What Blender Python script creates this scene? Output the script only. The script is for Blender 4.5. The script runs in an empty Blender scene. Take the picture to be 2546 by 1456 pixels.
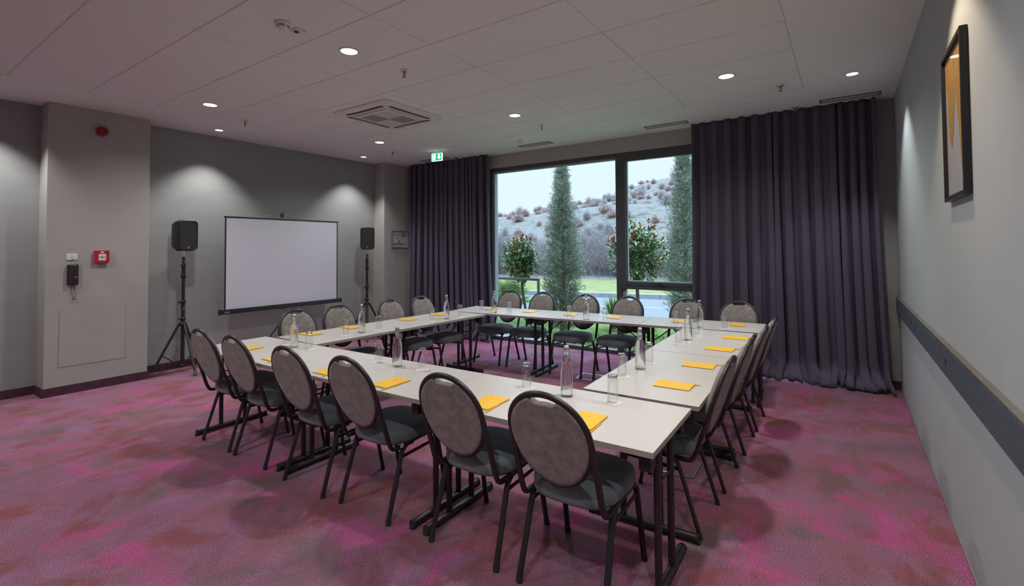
import bpy, bmesh, math, random
from mathutils import Vector, Matrix
SC = bpy.context.scene
COL = SC.collection
PI = math.pi
R = math.radians

# ------------------------------------------------------------------ basics
H_CAM, Z_CEIL = 1.575, 3.223
X_RIGHT, Y_WIN, X_GREY, X_COL, X_PIER = 0.476, 6.816, -7.45, -7.147, -7.16
Y_BACK = -1.7
T_TOP = 0.74

def smoothstep(a, b, x):
    t = max(0.0, min(1.0, (x-a)/(b-a)))
    return t*t*(3-2*t)

class MB:
    """collects shapes for ONE mesh object"""
    def __init__(s):
        s.v, s.f, s.sm, s.mi = [], [], [], []
    def add(s, vs, fs, smooth=False, mi=0):
        b = len(s.v)
        s.v += [tuple(p) for p in vs]
        for f in fs:
            s.f.append(tuple(b+i for i in f)); s.sm.append(smooth); s.mi.append(mi)
    def box(s, x0, y0, z0, x1, y1, z1, bev=0.0, mi=0, M=None):
        bm = bmesh.new()
        bmesh.ops.create_cube(bm, size=1.0)
        for v in bm.verts:
            v.co = Vector(((x0+x1)/2+v.co.x*(x1-x0), (y0+y1)/2+v.co.y*(y1-y0), (z0+z1)/2+v.co.z*(z1-z0)))
        if bev > 0:
            bmesh.ops.bevel(bm, geom=bm.edges[:], offset=bev, segments=2, profile=0.7, affect='EDGES', clamp_overlap=True)
        s.bm(bm, False, mi, M)
    def bm(s, bm, smooth=False, mi=0, M=None):
        bm.verts.index_update()
        vs = [(M @ v.co if M else v.co.copy()) for v in bm.verts]
        fs = [tuple(v.index for v in f.verts) for f in bm.faces]
        s.add(vs, fs, smooth, mi); bm.free()
    def tube(s, pts, ra, rb=None, n=8, ref=None, closed=False, cap=True, mi=0, radii=None):
        pts = [Vector(p) for p in pts]; rb = rb or ra
        m = len(pts); rings = []
        nrm = None
        for i, p in enumerate(pts):
            if closed: t = pts[(i+1) % m]-pts[(i-1) % m]
            else: t = pts[min(i+1, m-1)]-pts[max(i-1, 0)]
            t.normalize()
            if ref is not None:
                a = Vector(ref); a = a-t*a.dot(t)
                if a.length < 1e-4: a = Vector((0, 1, 0))-t*t.y
                a.normalize()
            else:
                if nrm is None:
                    a = Vector((0, 0, 1)) if abs(t.z) < .9 else Vector((1, 0, 0))
                else: a = nrm
                a = a-t*a.dot(t); a.normalize(); nrm = a
            b = t.cross(a)
            k = radii[i] if radii else 1.0
            rings.append([p+a*(ra*k*math.cos(2*PI*j/n))+b*(rb*k*math.sin(2*PI*j/n)) for j in range(n)])
        vs = [q for r in rings for q in r]; fs = []
        for i in range(m if closed else m-1):
            i2 = (i+1) % m
            for j in range(n):
                fs.append((i*n+j, i*n+(j+1) % n, i2*n+(j+1) % n, i2*n+j))
        s.add(vs, fs, True, mi)
        if cap and not closed:
            s.add(rings[0], [tuple(reversed(range(n)))], False, mi); s.add(rings[-1], [tuple(range(n))], False, mi)
    def lathe(s, prof, n=20, cx=0, cy=0, mi=0, smooth=True, M=None, closed=False):
        """prof: (r,z) list"""
        vs, fs = [], []
        m = len(prof)
        for r, z in prof:
            for j in range(n):
                a = 2*PI*j/n
                p = Vector((cx+r*math.cos(a), cy+r*math.sin(a), z))
                vs.append(M @ p if M else p)
        for i in range(m if closed else m-1):
            i2 = (i+1) % m
            for j in range(n):
                fs.append((i*n+j, i*n+(j+1) % n, i2*n+(j+1) % n, i2*n+j))
        s.add(vs, fs, smooth, mi)
        if not closed:
            if prof[0][0] > 1e-5: s.add(vs[:n], [tuple(reversed(range(n)))], False, mi)
            if prof[-1][0] > 1e-5: s.add(vs[-n:], [tuple(range(n))], False, mi)
    def grid(s, nu, nv, fn, smooth=True, mi=0):
        vs = [fn(i/nu, j/nv) for j in range(nv+1) for i in range(nu+1)]
        fs = [(j*(nu+1)+i, j*(nu+1)+i+1, (j+1)*(nu+1)+i+1, (j+1)*(nu+1)+i) for j in range(nv) for i in range(nu)]
        s.add(vs, fs, smooth, mi)
    def prism(s, poly, a, b, axis='z', mi=0, smooth=False):
        n = len(poly)
        def P(p, h):
            return (p[0], p[1], h) if axis == 'z' else ((h, p[0], p[1]) if axis == 'x' else (p[0], h, p[1]))
        vs = [P(p, a) for p in poly]+[P(p, b) for p in poly]
        s.add(vs, [tuple(reversed(range(n))), tuple(range(n, 2*n))], False, mi)
        s.add(vs, [(i, (i+1) % n, n+(i+1) % n, n+i) for i in range(n)], smooth, mi)
    def build(s, name, mats, parent=None, kind=None, fixn=True):
        me = bpy.data.meshes.new(name)
        me.from_pydata(s.v, [], s.f)
        me.polygons.foreach_set('use_smooth', s.sm)
        for m in (mats if isinstance(mats, (list, tuple)) else [mats]): me.materials.append(m)
        if max(s.mi or [0]) > 0: me.polygons.foreach_set('material_index', s.mi)
        if fixn:
            bm = bmesh.new(); bm.from_mesh(me)
            bmesh.ops.recalc_face_normals(bm, faces=bm.faces); bm.to_mesh(me); bm.free()
        me.update()
        o = bpy.data.objects.new(name, me); COL.objects.link(o)
        if parent: o.parent = parent
        if kind: o['kind'] = kind
        return o

def fillet(pts, rad, n=5):
    """round the corners of a polyline"""
    pts = [Vector(p) for p in pts]; out = [pts[0]]
    for i in range(1, len(pts)-1):
        p = pts[i]; a = pts[i-1]-p; b = pts[i+1]-p
        r = min(rad, a.length*.49, b.length*.49)
        p0 = p+a.normalized()*r; p1 = p+b.normalized()*r
        for k in range(n+1):
            t = k/n
            out.append(p0*(1-t)**2+p*2*t*(1-t)+p1*t*t)
    out.append(pts[-1]); return out

def empty(name, loc, rz=0.0):
    o = bpy.data.objects.new(name, None); COL.objects.link(o)
    o.location = loc; o.rotation_euler = (0, 0, rz); o.empty_display_size = .1
    return o
def tag(o, label, cat, group=None, kind=None):
    o['label'] = label; o['category'] = cat
    if group: o['group'] = group
    if kind: o['kind'] = kind
    return o
KIDS = {}
def kids(o): return [c for c in bpy.data.objects if c.parent == o]
def dup(root, loc, rz, label, tree=None):
    """copy a thing, its parts and sub-parts"""
    if root.name not in KIDS:
        KIDS[root.name] = [(c, kids(c)) for c in kids(root)]
    r = root.copy(); COL.objects.link(r); r.location = loc; r.rotation_euler = (0, 0, rz); r['label'] = label
    for c, gs in KIDS[root.name]:
        d = c.copy(); COL.objects.link(d); d.parent = r
        for g in gs:
            e = g.copy(); COL.objects.link(e); e.parent = d
    return r
def struct(o): o['kind'] = 'structure'; return o

def text_mesh(body, size, extrude=0.0004):
    cu = bpy.data.curves.new('letters', 'FONT'); cu.body = body; cu.size = size
    cu.align_x = 'CENTER'; cu.align_y = 'CENTER'; cu.extrude = extrude; cu.resolution_u = 3
    o = bpy.data.objects.new('letters', cu); COL.objects.link(o)
    bpy.context.view_layer.update()
    me = bpy.data.meshes.new_from_object(o.evaluated_get(bpy.context.evaluated_depsgraph_get()))
    bpy.data.objects.remove(o); bpy.data.curves.remove(cu)
    return me
def text_obj(name, body, size, mat, parent, M):
    me = text_mesh(body, size); me.transform(M); me.materials.clear(); me.materials.append(mat)
    o = bpy.data.objects.new(name, me); COL.objects.link(o); o.parent = parent
    return o

# ------------------------------------------------------------------ materials
def mat(name, color=(.5, .5, .5), rough=.6, metal=0.0, spec=.5, **kw):
    m = bpy.data.materials.new(name); m.use_nodes = True
    b = m.node_tree.nodes['Principled BSDF']
    b.inputs['Base Color'].default_value = (*color, 1); b.inputs['Roughness'].default_value = rough
    b.inputs['Metallic'].default_value = metal; b.inputs['Specular IOR Level'].default_value = spec
    for k, v in kw.items(): b.inputs[k].default_value = v
    return m
def NT(m): return m.node_tree.nodes, m.node_tree.links, m.node_tree.nodes['Principled BSDF']
def coords(m, scale=(1, 1, 1), rot=(0, 0, 0), kind='Object'):
    n, l, b = NT(m)
    tc = n.new('ShaderNodeTexCoord'); mp = n.new('ShaderNodeMapping')
    mp.inputs['Scale'].default_value = scale; mp.inputs['Rotation'].default_value = rot
    l.new(tc.outputs[kind], mp.inputs['Vector']); return mp.outputs['Vector']
def noise(m, vec, scale, detail=3, rough=.5, dist=0.0):
    n, l, b = NT(m); t = n.new('ShaderNodeTexNoise')
    t.inputs['Scale'].default_value = scale; t.inputs['Detail'].default_value = detail
    t.inputs['Roughness'].default_value = rough; t.inputs['Distortion'].default_value = dist
    l.new(vec, t.inputs['Vector']); return t.outputs['Fac']
def ramp(m, fac, stops):
    n, l, b = NT(m); r = n.new('ShaderNodeValToRGB')
    e = r.color_ramp.elements
    while len(e) > 1: e.remove(e[-1])
    for i, (p, c) in enumerate(stops):
        q = e[0] if i == 0 else e.new(p)
        q.position = p; q.color = (*c, 1) if len(c) == 3 else c
    l.new(fac, r.inputs['Fac']); return r.outputs['Color']
def mix(m, fac, a, b_, mode='MIX'):
    n, l, b = NT(m); x = n.new('ShaderNodeMix'); x.data_type = 'RGBA'; x.blend_type = mode
    for sock, val in ((0, fac), (6, a), (7, b_)):
        if hasattr(val, 'links') or hasattr(val, 'is_linked'): l.new(val, x.inputs[sock])
        elif sock == 0: x.inputs[0].default_value = val
        else: x.inputs[sock].default_value = (*val, 1)
    return x.outputs[2]
def bump(m, h, strength=.3, dist=.01):
    n, l, b = NT(m); bp = n.new('ShaderNodeBump')
    bp.inputs['Strength'].default_value = strength; bp.inputs['Distance'].default_value = dist
    l.new(h, bp.inputs['Height']); l.new(bp.outputs['Normal'], b.inputs['Normal'])
def setcol(m, c): n, l, b = NT(m); l.new(c, b.inputs['Base Color'])
def mottled(name, c0, c1, scale, rough=.7, bumpS=0, bscale=None, bdist=.004, stretch=(1, 1, 1), **kw):
    m = mat(name, c0, rough, **kw)
    v = coords(m, stretch)
    setcol(m, ramp(m, noise(m, v, scale, 4), [(.3, c0), (.7, c1)]))
    if bumpS: bump(m, noise(m, v, bscale or scale*4, 3), bumpS, bdist)
    return m

M = {}
M['wall_beige'] = mottled('woven_wallpaper_beige', (.385, .38, .36), (.41, .405, .385), 3, .85, .12, 220, .002, (1, 1, 3), spec=.2)
M['wall_grey'] = mottled('woven_wallpaper_grey', (.295, .305, .30), (.32, .33, .325), 3, .85, .12, 220, .002, (1, 1, 3), spec=.2)
M['wall_pale'] = mottled('woven_wallpaper_pale', (.405, .447, .462), (.43, .472, .487), 3, .85, .15, 200, .002, (1, 1, 1), spec=.2)
M['plaster'] = mottled('ceiling_plaster', (.76, .81, .785), (.78, .83, .805), 2, .9, spec=.15)
M['tile'] = mottled('mineral_ceiling_tile', (.745, .79, .765), (.785, .83, .805), 90, .9, .1, 300, .001, spec=.15)
M['panel_line'] = mat('panel_reveal', (.31, .30, .28), .9)
M['tbar'] = mat('painted_ceiling_rail', (.70, .72, .70), .5)
M['skirt'] = mottled('carpet_skirting', (0.051, 0.020, 0.031), (0.095, 0.031, 0.058), 14, .95, .4, 400, .002)
M['white_plastic'] = mat('white_plastic', (.72, .71, .70), .4)
M['offwhite_plastic'] = mat('grey_white_plastic', (.60, .585, .57), .45)
M['grille'] = mat('grey_grille', (.30, .285, .27), .7)
M['vent_grey'] = mat('vent_frame_grey', (.16, .155, .15), .6)
M['dark_slot'] = mat('dark_slot', (.06, .055, .05), .8)
M['alu'] = mat('brushed_aluminium', (.55, .55, .55), .35, .9)
M['chrome'] = mat('chrome', (.75, .75, .75), .15, 1.0)
M['brass'] = mat('copper_brass', (.42, .22, .12), .35, .9)
M['black_metal'] = mat('black_powder_coated_steel', (.016, .015, .017), .38, 0.0, .6)
M['black_plastic'] = mottled('black_plastic', (.012, .012, .013), (.018, .018, .02), 120, .5, .2, 500, .001)
M['rubber'] = mat('black_rubber', (.02, .02, .02), .8)
M['grey_rubber'] = mat('grey_rubber', (.09, .09, .095), .7)
M['speaker_mesh'] = mottled('speaker_mesh', (.014, .014, .016), (.03, .03, .033), 500, .6)
M['orange_badge'] = mat('orange_badge', (.55, .07, .02), .5)
M['white_print'] = mat('white_print', (.85, .83, .8), .6)
M['dark_print'] = mat('dark_print', (.22, .13, .03), .6)
M['red_plastic'] = mat('red_plastic', (.42, .018, .022), .35)
M['deep_red'] = mat('deep_red_plastic', (.20, .006, .01), .2)
M['frame_dark'] = mat('anthracite_window_frame', (.065, .07, .078), .4, 0.0, .5)
M['frame_light'] = mat('grey_window_bead', (.33, .37, .38), .5)
M['sill_white'] = mat('pale_sill', (.62, .66, .70), .5)
M['laminate'] = None
m = mat('speckled_greige_laminate', (.58, .54, .49), .34, 0, .45)
v = coords(m)
c = ramp(m, noise(m, v, 380, 2, .7), [(.35, (.49, .465, .435)), (.5, (.56, .535, .50)), (.68, (.63, .605, .57))])
setcol(m, c); bump(m, noise(m, v, 500, 2), .04, .001); M['laminate'] = m
M['laminate_edge'] = mat('greige_table_edge', (.36, .32, .285), .5)
# fabrics
m = mat('taupe_velvet', (.16, .14, .125), .85, 0, .2, **{'Sheen Weight': .25, 'Sheen Roughness': .5})
v = coords(m)
c = ramp(m, noise(m, v, 19, 6, .72, .15), [(.3, (0.140, 0.123, 0.112)), (.5, (0.230, 0.204, 0.187)), (.72, (0.319, 0.287, 0.264))])
setcol(m, c); bump(m, noise(m, v, 420, 2), .25, .0015); M['taupe'] = m
m = mat('charcoal_velvet', (.04, .042, .043), .8, 0, .2, **{'Sheen Weight': .18, 'Sheen Roughness': .45})
v = coords(m)
c = ramp(m, noise(m, v, 8, 4, .6, .5), [(.3, (.14, .175, .19)), (.7, (.215, .25, .265))])
setcol(m, c); bump(m, noise(m, v, 420, 2), .2, .0015); M['charcoal'] = m
m = mat('plum_curtain_cloth', (.05, .04, .06), .72, 0, .3, **{'Sheen Weight': .2, 'Sheen Roughness': .4})
v = coords(m, (1, 1, .25))
setcol(m, ramp(m, noise(m, v, 160, 3), [(.3, (.070, .058, .092)), (.7, (.095, .080, .120))]))
bump(m, noise(m, v, 500, 2), .15, .001); M['curtain'] = m
# paper, pencil
M['yellow'] = mottled('yellow_card', (.82, .475, .012), (.86, .505, .02), 30, .5)
M['paper'] = mat('notebook_pages', (.45, .44, .42), .8)
M['pencil_yellow'] = mat('yellow_lacquer', (.80, .44, .01), .35)
M['pencil_wood'] = mat('pencil_wood', (.45, .28, .14), .7)
M['doily'] = mottled('white_doily_paper', (.68, .66, .64), (.80, .78, .76), 300, .8)
M['screen_white'] = mat('projection_cloth', (.64, .66, .74), .75)
M['wood_dark'] = None
m = mat('dark_stained_rail', (.03, .033, .038), .5)
v = coords(m, (1, 1.2, 30))
setcol(m, ramp(m, noise(m, v, 6, 5, .6, .4), [(.3, (.048, .066, .082)), (.55, (.085, .112, .135)), (.75, (.125, .155, .18))]))
bump(m, noise(m, v, 10, 4), .25, .003); M['wood_dark'] = m
M['wood_top'] = mottled('bare_rail_edge', (.125, .108, .092), (.165, .145, .125), 12, .6)
M['knot'] = mat('dark_knot', (.012, .008, .007), .7)
M['gold_paint'] = mottled('ochre_print', (.44, .25, .055), (.54, .32, .08), 7, .5, stretch=(6, 6, .5))
M['mount_paper'] = mat('grey_print_paper', (.42, .43, .44), .7)
M['green_sign'] = None
def emit(name, col, s):
    m = bpy.data.materials.new(name); m.use_nodes = True
    n = m.node_tree.nodes; n.remove(n['Principled BSDF']); e = n.new('ShaderNodeEmission')
    e.inputs['Color'].default_value = (*col, 1); e.inputs['Strength'].default_value = s
    m.node_tree.links.new(e.outputs[0], n['Material Output'].inputs['Surface']); return m
M['green_sign'] = emit('lit_green_panel', (.02, .50, .20), 1.0)
M['white_sign'] = emit('lit_white_pictogram', (.75, 1.0, .92), 1.8)
M['lamp'] = emit('lit_downlight_lens', (.88, .92, 1.0), 4.0)
M['led_red'] = emit('red_led', (1, .02, .01), 1.4)
# clear things
def clear(name, tint, through, ior, shine=.0):
    """through = share of the transmitted light that goes straight on (thin wall); the rest is refracted"""
    m = bpy.data.materials.new(name); m.use_nodes = True
    n = m.node_tree.nodes; l = m.node_tree.links; n.remove(n['Principled BSDF'])
    t = n.new('ShaderNodeBsdfTransparent'); t.inputs['Color'].default_value = (*tint, 1)
    g = n.new('ShaderNodeBsdfRefraction'); g.inputs['IOR'].default_value = ior; g.inputs['Roughness'].default_value = 0
    x = n.new('ShaderNodeMixShader'); x.inputs[0].default_value = 1-through
    l.new(t.outputs[0], x.inputs[1]); l.new(g.outputs[0], x.inputs[2])
    gl = n.new('ShaderNodeBsdfGlossy'); gl.inputs['Roughness'].default_value = .03
    lw = n.new('ShaderNodeFresnel'); lw.inputs['IOR'].default_value = 1.55
    ge = n.new('ShaderNodeNewGeometry'); mu = n.new('ShaderNodeMath'); mu.operation = 'MULTIPLY_ADD'
    l.new(ge.outputs['Backfacing'], mu.inputs[0]); mu.inputs[1].default_value = -1; mu.inputs[2].default_value = 1
    m2 = n.new('ShaderNodeMath'); m2.operation = 'MULTIPLY'; l.new(mu.outputs[0], m2.inputs[0]); l.new(lw.outputs[0], m2.inputs[1])
    m3 = n.new('ShaderNodeMath'); m3.operation = 'MULTIPLY_ADD'; l.new(m2.outputs[0], m3.inputs[0]); m3.inputs[1].default_value = .9; m3.inputs[2].default_value = shine
    y = n.new('ShaderNodeMixShader'); l.new(m3.outputs[0], y.inputs[0]); l.new(x.outputs[0], y.inputs[1]); l.new(gl.outputs[0], y.inputs[2])
    l.new(y.outputs[0], n['Material Output'].inputs['Surface'])
    return m
M['bottle_glass'] = clear('clear_bottle_glass', (.995, 1, .998), .36, 1.33, .01)
M['base_glass'] = clear('thick_glass_base', (1, 1, 1), .35, 1.5, .22)
M['tumbler_glass'] = clear('clear_tumbler_glass', (.998, 1, 1), .94, 1.45)
def pane(name, tint, refl):
    m = bpy.data.materials.new(name); m.use_nodes = True
    n = m.node_tree.nodes; l = m.node_tree.links; n.remove(n['Principled BSDF'])
    t = n.new('ShaderNodeBsdfTransparent'); t.inputs['Color'].default_value = (*tint, 1)
    g = n.new('ShaderNodeBsdfGlossy'); g.inputs['Roughness'].default_value = 0.02
    f = n.new('ShaderNodeFresnel'); f.inputs['IOR'].default_value = refl
    ge = n.new('ShaderNodeNewGeometry'); mu = n.new('ShaderNodeMath'); mu.operation = 'MULTIPLY_ADD'   # reflect on the face one looks at only
    l.new(ge.outputs['Backfacing'], mu.inputs[0]); mu.inputs[1].default_value = -1; mu.inputs[2].default_value = 1
    m2 = n.new('ShaderNodeMath'); m2.operation = 'MULTIPLY'; l.new(mu.outputs[0], m2.inputs[0]); l.new(f.outputs[0], m2.inputs[1])
    x = n.new('ShaderNodeMixShader'); l.new(m2.outputs[0], x.inputs[0])
    l.new(t.outputs[0], x.inputs[1]); l.new(g.outputs[0], x.inputs[2]); l.new(x.outputs[0], n['Material Output'].inputs['Surface'])
    return m
M['pane'] = pane('window_glass', (.95, .975, .985), 1.25)
M['picture_glass'] = pane('picture_glass', (.97, .97, .97), 1.06)
M['water'] = pane('still_water', (.985, .99, .99), 1.02)

# carpet
def carpet():
    m = mat('mottled_magenta_carpet', (.2, .07, .12), .95, 0, .1, **{'Sheen Weight': .08})
    n, l, b = NT(m)
    v = coords(m, (.85, .66, 1))
    v2 = coords(m, (.85, .7, 1), (0, 0, R(14)))
    col = ramp(m, noise(m, v, 2.1, 5, .6, .5), [(.34, (0.211, 0.107, 0.121)), (.44, (0.315, 0.119, 0.172)), (.56, (0.282, 0.128, 0.210)), (.67, (0.249, 0.082, 0.105))])
    vf = coords(m)
    grain = noise(m, vf, 75, 3, .75)
    def layer(col, vec, scale, lo, hi, c, det=3, ds=.5, k=1.0):
        mm = n.new('ShaderNodeMath'); mm.operation = 'MULTIPLY_ADD'; l.new(grain, mm.inputs[0]); mm.inputs[1].default_value = .30; mm.inputs[2].default_value = -.15
        aa = n.new('ShaderNodeMath'); aa.operation = 'ADD'; l.new(mm.outputs[0], aa.inputs[0]); l.new(noise(m, vec, scale, det, .6, ds), aa.inputs[1])
        f = ramp(m, aa.outputs[0], [(lo, (0, 0, 0)), (hi, (k, k, k))])
        return mix(m, f, col, c)
    def off(vec, o):
        a = n.new('ShaderNodeVectorMath'); a.operation = 'ADD'; a.inputs[1].default_value = o; l.new(vec, a.inputs[0]); return a.outputs[0]
    col = layer(col, off(v, (7, 3, 0)), 2.4, .52, .60, (0.249, 0.070, 0.072), 5, .5, .8)     # rust red
    col = layer(col, off(v2, (2, 11, 0)), 2.5, .545, .645, (0.149, 0.121, 0.114), 5, .5, .75)      # olive grey
    col = layer(col, off(v, (19, 5, 0)), 3.2, .54, .66, (0.332, 0.176, 0.303), 5, .6, .55)        # lavender
    col = layer(col, off(v2, (31, 17, 0)), 2.4, .545, .63, (0.464, 0.087, 0.246), 5, .6, .8)    # magenta
    fine = noise(m, vf, 150, 3, .85)
    col = mix(m, 1.0, col, ramp(m, fine, [(.36, (.40, .40, .40)), (.62, (1.6, 1.6, 1.6))]), 'MULTIPLY')
    setcol(m, col)
    w = n.new('ShaderNodeTexWave'); w.inputs['Scale'].default_value = 26; w.inputs['Distortion'].default_value = 6
    w.inputs['Detail'].default_value = 3; w.inputs['Detail Scale'].default_value = 3; l.new(vf, w.inputs['Vector'])
    hgt = mix(m, .5, w.outputs['Color'], fine)
    bump(m, hgt, .9, .008)
    return m
M['carpet'] = carpet()

# ------------------------------------------------------------------ room shell
b = MB(); b.box(X_GREY-.3, Y_BACK-.2, -.12, X_RIGHT+.2, Y_WIN+.02, 0); struct(b.build('floor', M['carpet']))
# ceiling: smooth border + tiled field as its part
XS = [-6.423, -5.202, -3.953, -2.72, -1.496, -.324]
Y0, DY, YE = 2.203, .6, 5.807
ys = [Y0+DY*j for j in range(-6, 6)]+[YE]
b = MB()
xa, xb, ya, yb = XS[0], XS[-1], ys[0], YE
ZC = Z_CEIL
b.box(X_GREY-.3, Y_BACK-.2, ZC, xa, Y_WIN+.25, ZC+.1); b.box(xb, Y_BACK-.2, ZC, X_RIGHT+.2, Y_WIN+.25, ZC+.1)
b.box(xa, yb, ZC, xb, Y_WIN+.25, ZC+.1); b.box(xa, Y_BACK-.2, ZC, xb, ya, ZC+.1); b.box(xa, ya, ZC+.06, xb, yb, ZC+.1)
ceil = struct(b.build('ceiling', M['plaster']))
b = MB(); g = .006
for i in range(len(XS)-1):
    for j in range(len(ys)-1):
        b.box(XS[i]+g, ys[j]+g, ZC+.001, XS[i+1]-g, ys[j+1]-g, ZC+.02, .006)
b.build('tile_field', M['tile'], ceil)
b = MB()
for x in XS: b.box(x-.014, ya, ZC+.007, x+.014, yb, ZC+.03)
for y in ys: b.box(xa, y-.014, ZC+.0075, xb, y+.014, ZC+.03)
b.build('grid_rail', M['tbar'], ceil)

b = MB(); b.box(X_RIGHT, Y_BACK-.2, 0, X_RIGHT+.2, Y_WIN+.25, ZC); struct(b.build('wall_right', M['wall_pale']))
b = MB(); b.box(X_GREY-.3, Y_BACK-.2, 0, X_GREY, Y_WIN+.25, ZC); struct(b.build('wall_left', M['wall_grey']))
b = MB(); b.box(X_GREY, Y_BACK-.2, 0, X_RIGHT, Y_BACK, ZC); struct(b.build('wall_back', M['wall_beige']))
b = MB(); b.box(X_GREY, 1.45, 0, X_COL, 2.395, ZC, .006); struct(b.build('wall_column', M['wall_beige']))
b = MB(); b.box(X_GREY, 6.14, 0, X_PIER, Y_WIN, ZC, .006); struct(b.build('wall_pier', M['wall_beige']))
# window wall with its opening
WX0, WX1, WZ = -5.175, -.35, 2.995
b = MB()
b.box(X_GREY, Y_WIN, 0, WX0, Y_WIN+.25, ZC); b.box(WX1, Y_WIN, 0, X_RIGHT, Y_WIN+.25, ZC)
b.box(WX0, Y_WIN, WZ, WX1, Y_WIN+.25, ZC)
struct(b.build('wall_window', M['wall_beige']))
# skirting
def skirt(name, x0, y0, x1, y1, h=.095, m_='skirt'):
    b = MB(); b.box(x0, y0, 0, x1, y1, h, .002); return struct(b.build(name, M[m_]))
s = .012
skirt('baseboard_left_front', X_GREY, Y_BACK, X_GREY+s, 1.45); skirt('baseboard_left', X_GREY, 2.395, X_GREY+s, 6.14)
b = MB(); b.box(X_GREY+s, 1.45-s, 0, X_COL+s, 1.45, .095); b.box(X_COL, 1.45, 0, X_COL+s, 2.395+s, .095); b.box(X_GREY+s, 2.395, 0, X_COL, 2.395+s, .095)
struct(b.build('baseboard_column', M['skirt']))
b = MB(); b.box(X_GREY+s, 6.14-s, 0, X_PIER+s, 6.14, .095); b.box(X_PIER, 6.14, 0, X_PIER+s, Y_WIN, .095); struct(b.build('baseboard_pier', M['skirt']))
b = MB(); b.box(X_PIER+s, Y_WIN-s, 0, WX0, Y_WIN, .095); struct(b.build('baseboard_window_left', M['skirt']))
b = MB(); b.box(WX1, Y_WIN-s, 0, X_RIGHT, Y_WIN, .095); struct(b.build('baseboard_window_right', M['skirt']))
skirt('baseboard_right', X_RIGHT-.01, Y_BACK, X_RIGHT, Y_WIN-s, .018, 'alu')
skirt('baseboard_back', X_GREY+s, Y_BACK, X_RIGHT-.01, Y_BACK+s)

# ------------------------------------------------------------------ window
FY0, FY1 = Y_WIN+.014, Y_WIN+.085
w = empty('window_1', ((WX0+WX1)/2, Y_WIN, 0)); struct(w)
wl = Vector(w.location)
def wb(name, boxes, m_, parent=None, bev=.003):
    b = MB()
    for q in boxes: b.box(q[0]-wl.x, q[1]-wl.y, q[2], q[3]-wl.x, q[4]-wl.y, q[5], bev)
    return b.build(name, m_, parent or w)
MX0, MX1 = -2.815, -2.735
wb('frame', [(WX0, FY0, 0, WX0+.05, FY1, WZ), (WX1-.05, FY0, 0, WX1, FY1, WZ), (WX0+.05, FY0, WZ-.06, WX1-.05, FY1, WZ), (WX0+.05, FY0, 0, WX1-.05, FY1, .055)], M['frame_dark'])
wb('mullion', [(MX0, FY0-.006, .0555, MX1, FY1-.002, WZ-.0605)], M['frame_dark'])
wb('transom', [(MX1+.0005, FY0-.004, .975, WX1-.0505, FY1-.004, 1.03)], M['frame_dark'])
sx = MX1
wb('sash', [(sx+.001, FY0-.010, 1.032, sx+.07, FY1-.01, WZ-.062), (WX1-.12, FY0-.010, 1.032, WX1-.0505, FY1-.01, WZ-.062),
            (sx+.0702, FY0-.010, 1.032, WX1-.1202, FY1-.01, 1.087), (sx+.0702, FY0-.010, WZ-.135, WX1-.1202, FY1-.01, WZ-.062)], M['frame_dark'])
wb('glazing_bead', [(WX0+.05, FY0+.03, .05, WX0+.085, FY1+.02, WZ-.06), (WX0+.085, FY0+.03, WZ-.09, MX0, FY1+.02, WZ-.06),
                    (sx+.07, FY0+.03, 1.087, sx+.09, FY1, WZ-.135), (sx+.09, FY0+.03, 1.087, WX1-.12, FY1, 1.1), (MX1, FY0+.03, .055, MX1+.055, FY1+.02, .975)], M['frame_light'])
for nm, q in (('pane', (WX0+.05, FY0+.05, .05, MX0, FY0+.056, WZ-.06)), ('pane', (MX1+.02, FY0+.05, .05, WX1-.05, FY0+.056, .978)), ('pane', (sx+.06, FY0+.05, 1.085, WX1-.1, FY0+.056, WZ-.13))):
    wb(nm, [q], M['pane'], bev=0)
wb('sill', [(WX0-.05, FY1, -.04, WX1+.05, FY1+.17, .02)], M['sill_white'])
b = MB()   # handle
b.box(-.055, -.012, -.016, .055, .0, .012, .004); b.tube([(0, -.01, 0), (0, -.045, .004)], .011, n=10)
b.tube([(-.012, -.045, .006), (.04, -.05, .012), (.115, -.05, .012)], .009, .011, n=10)
h = b.build('window_handle', M['frame_dark'], w); h.location = (-2.19-wl.x, FY0-.008-wl.y, 1.075)

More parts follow.
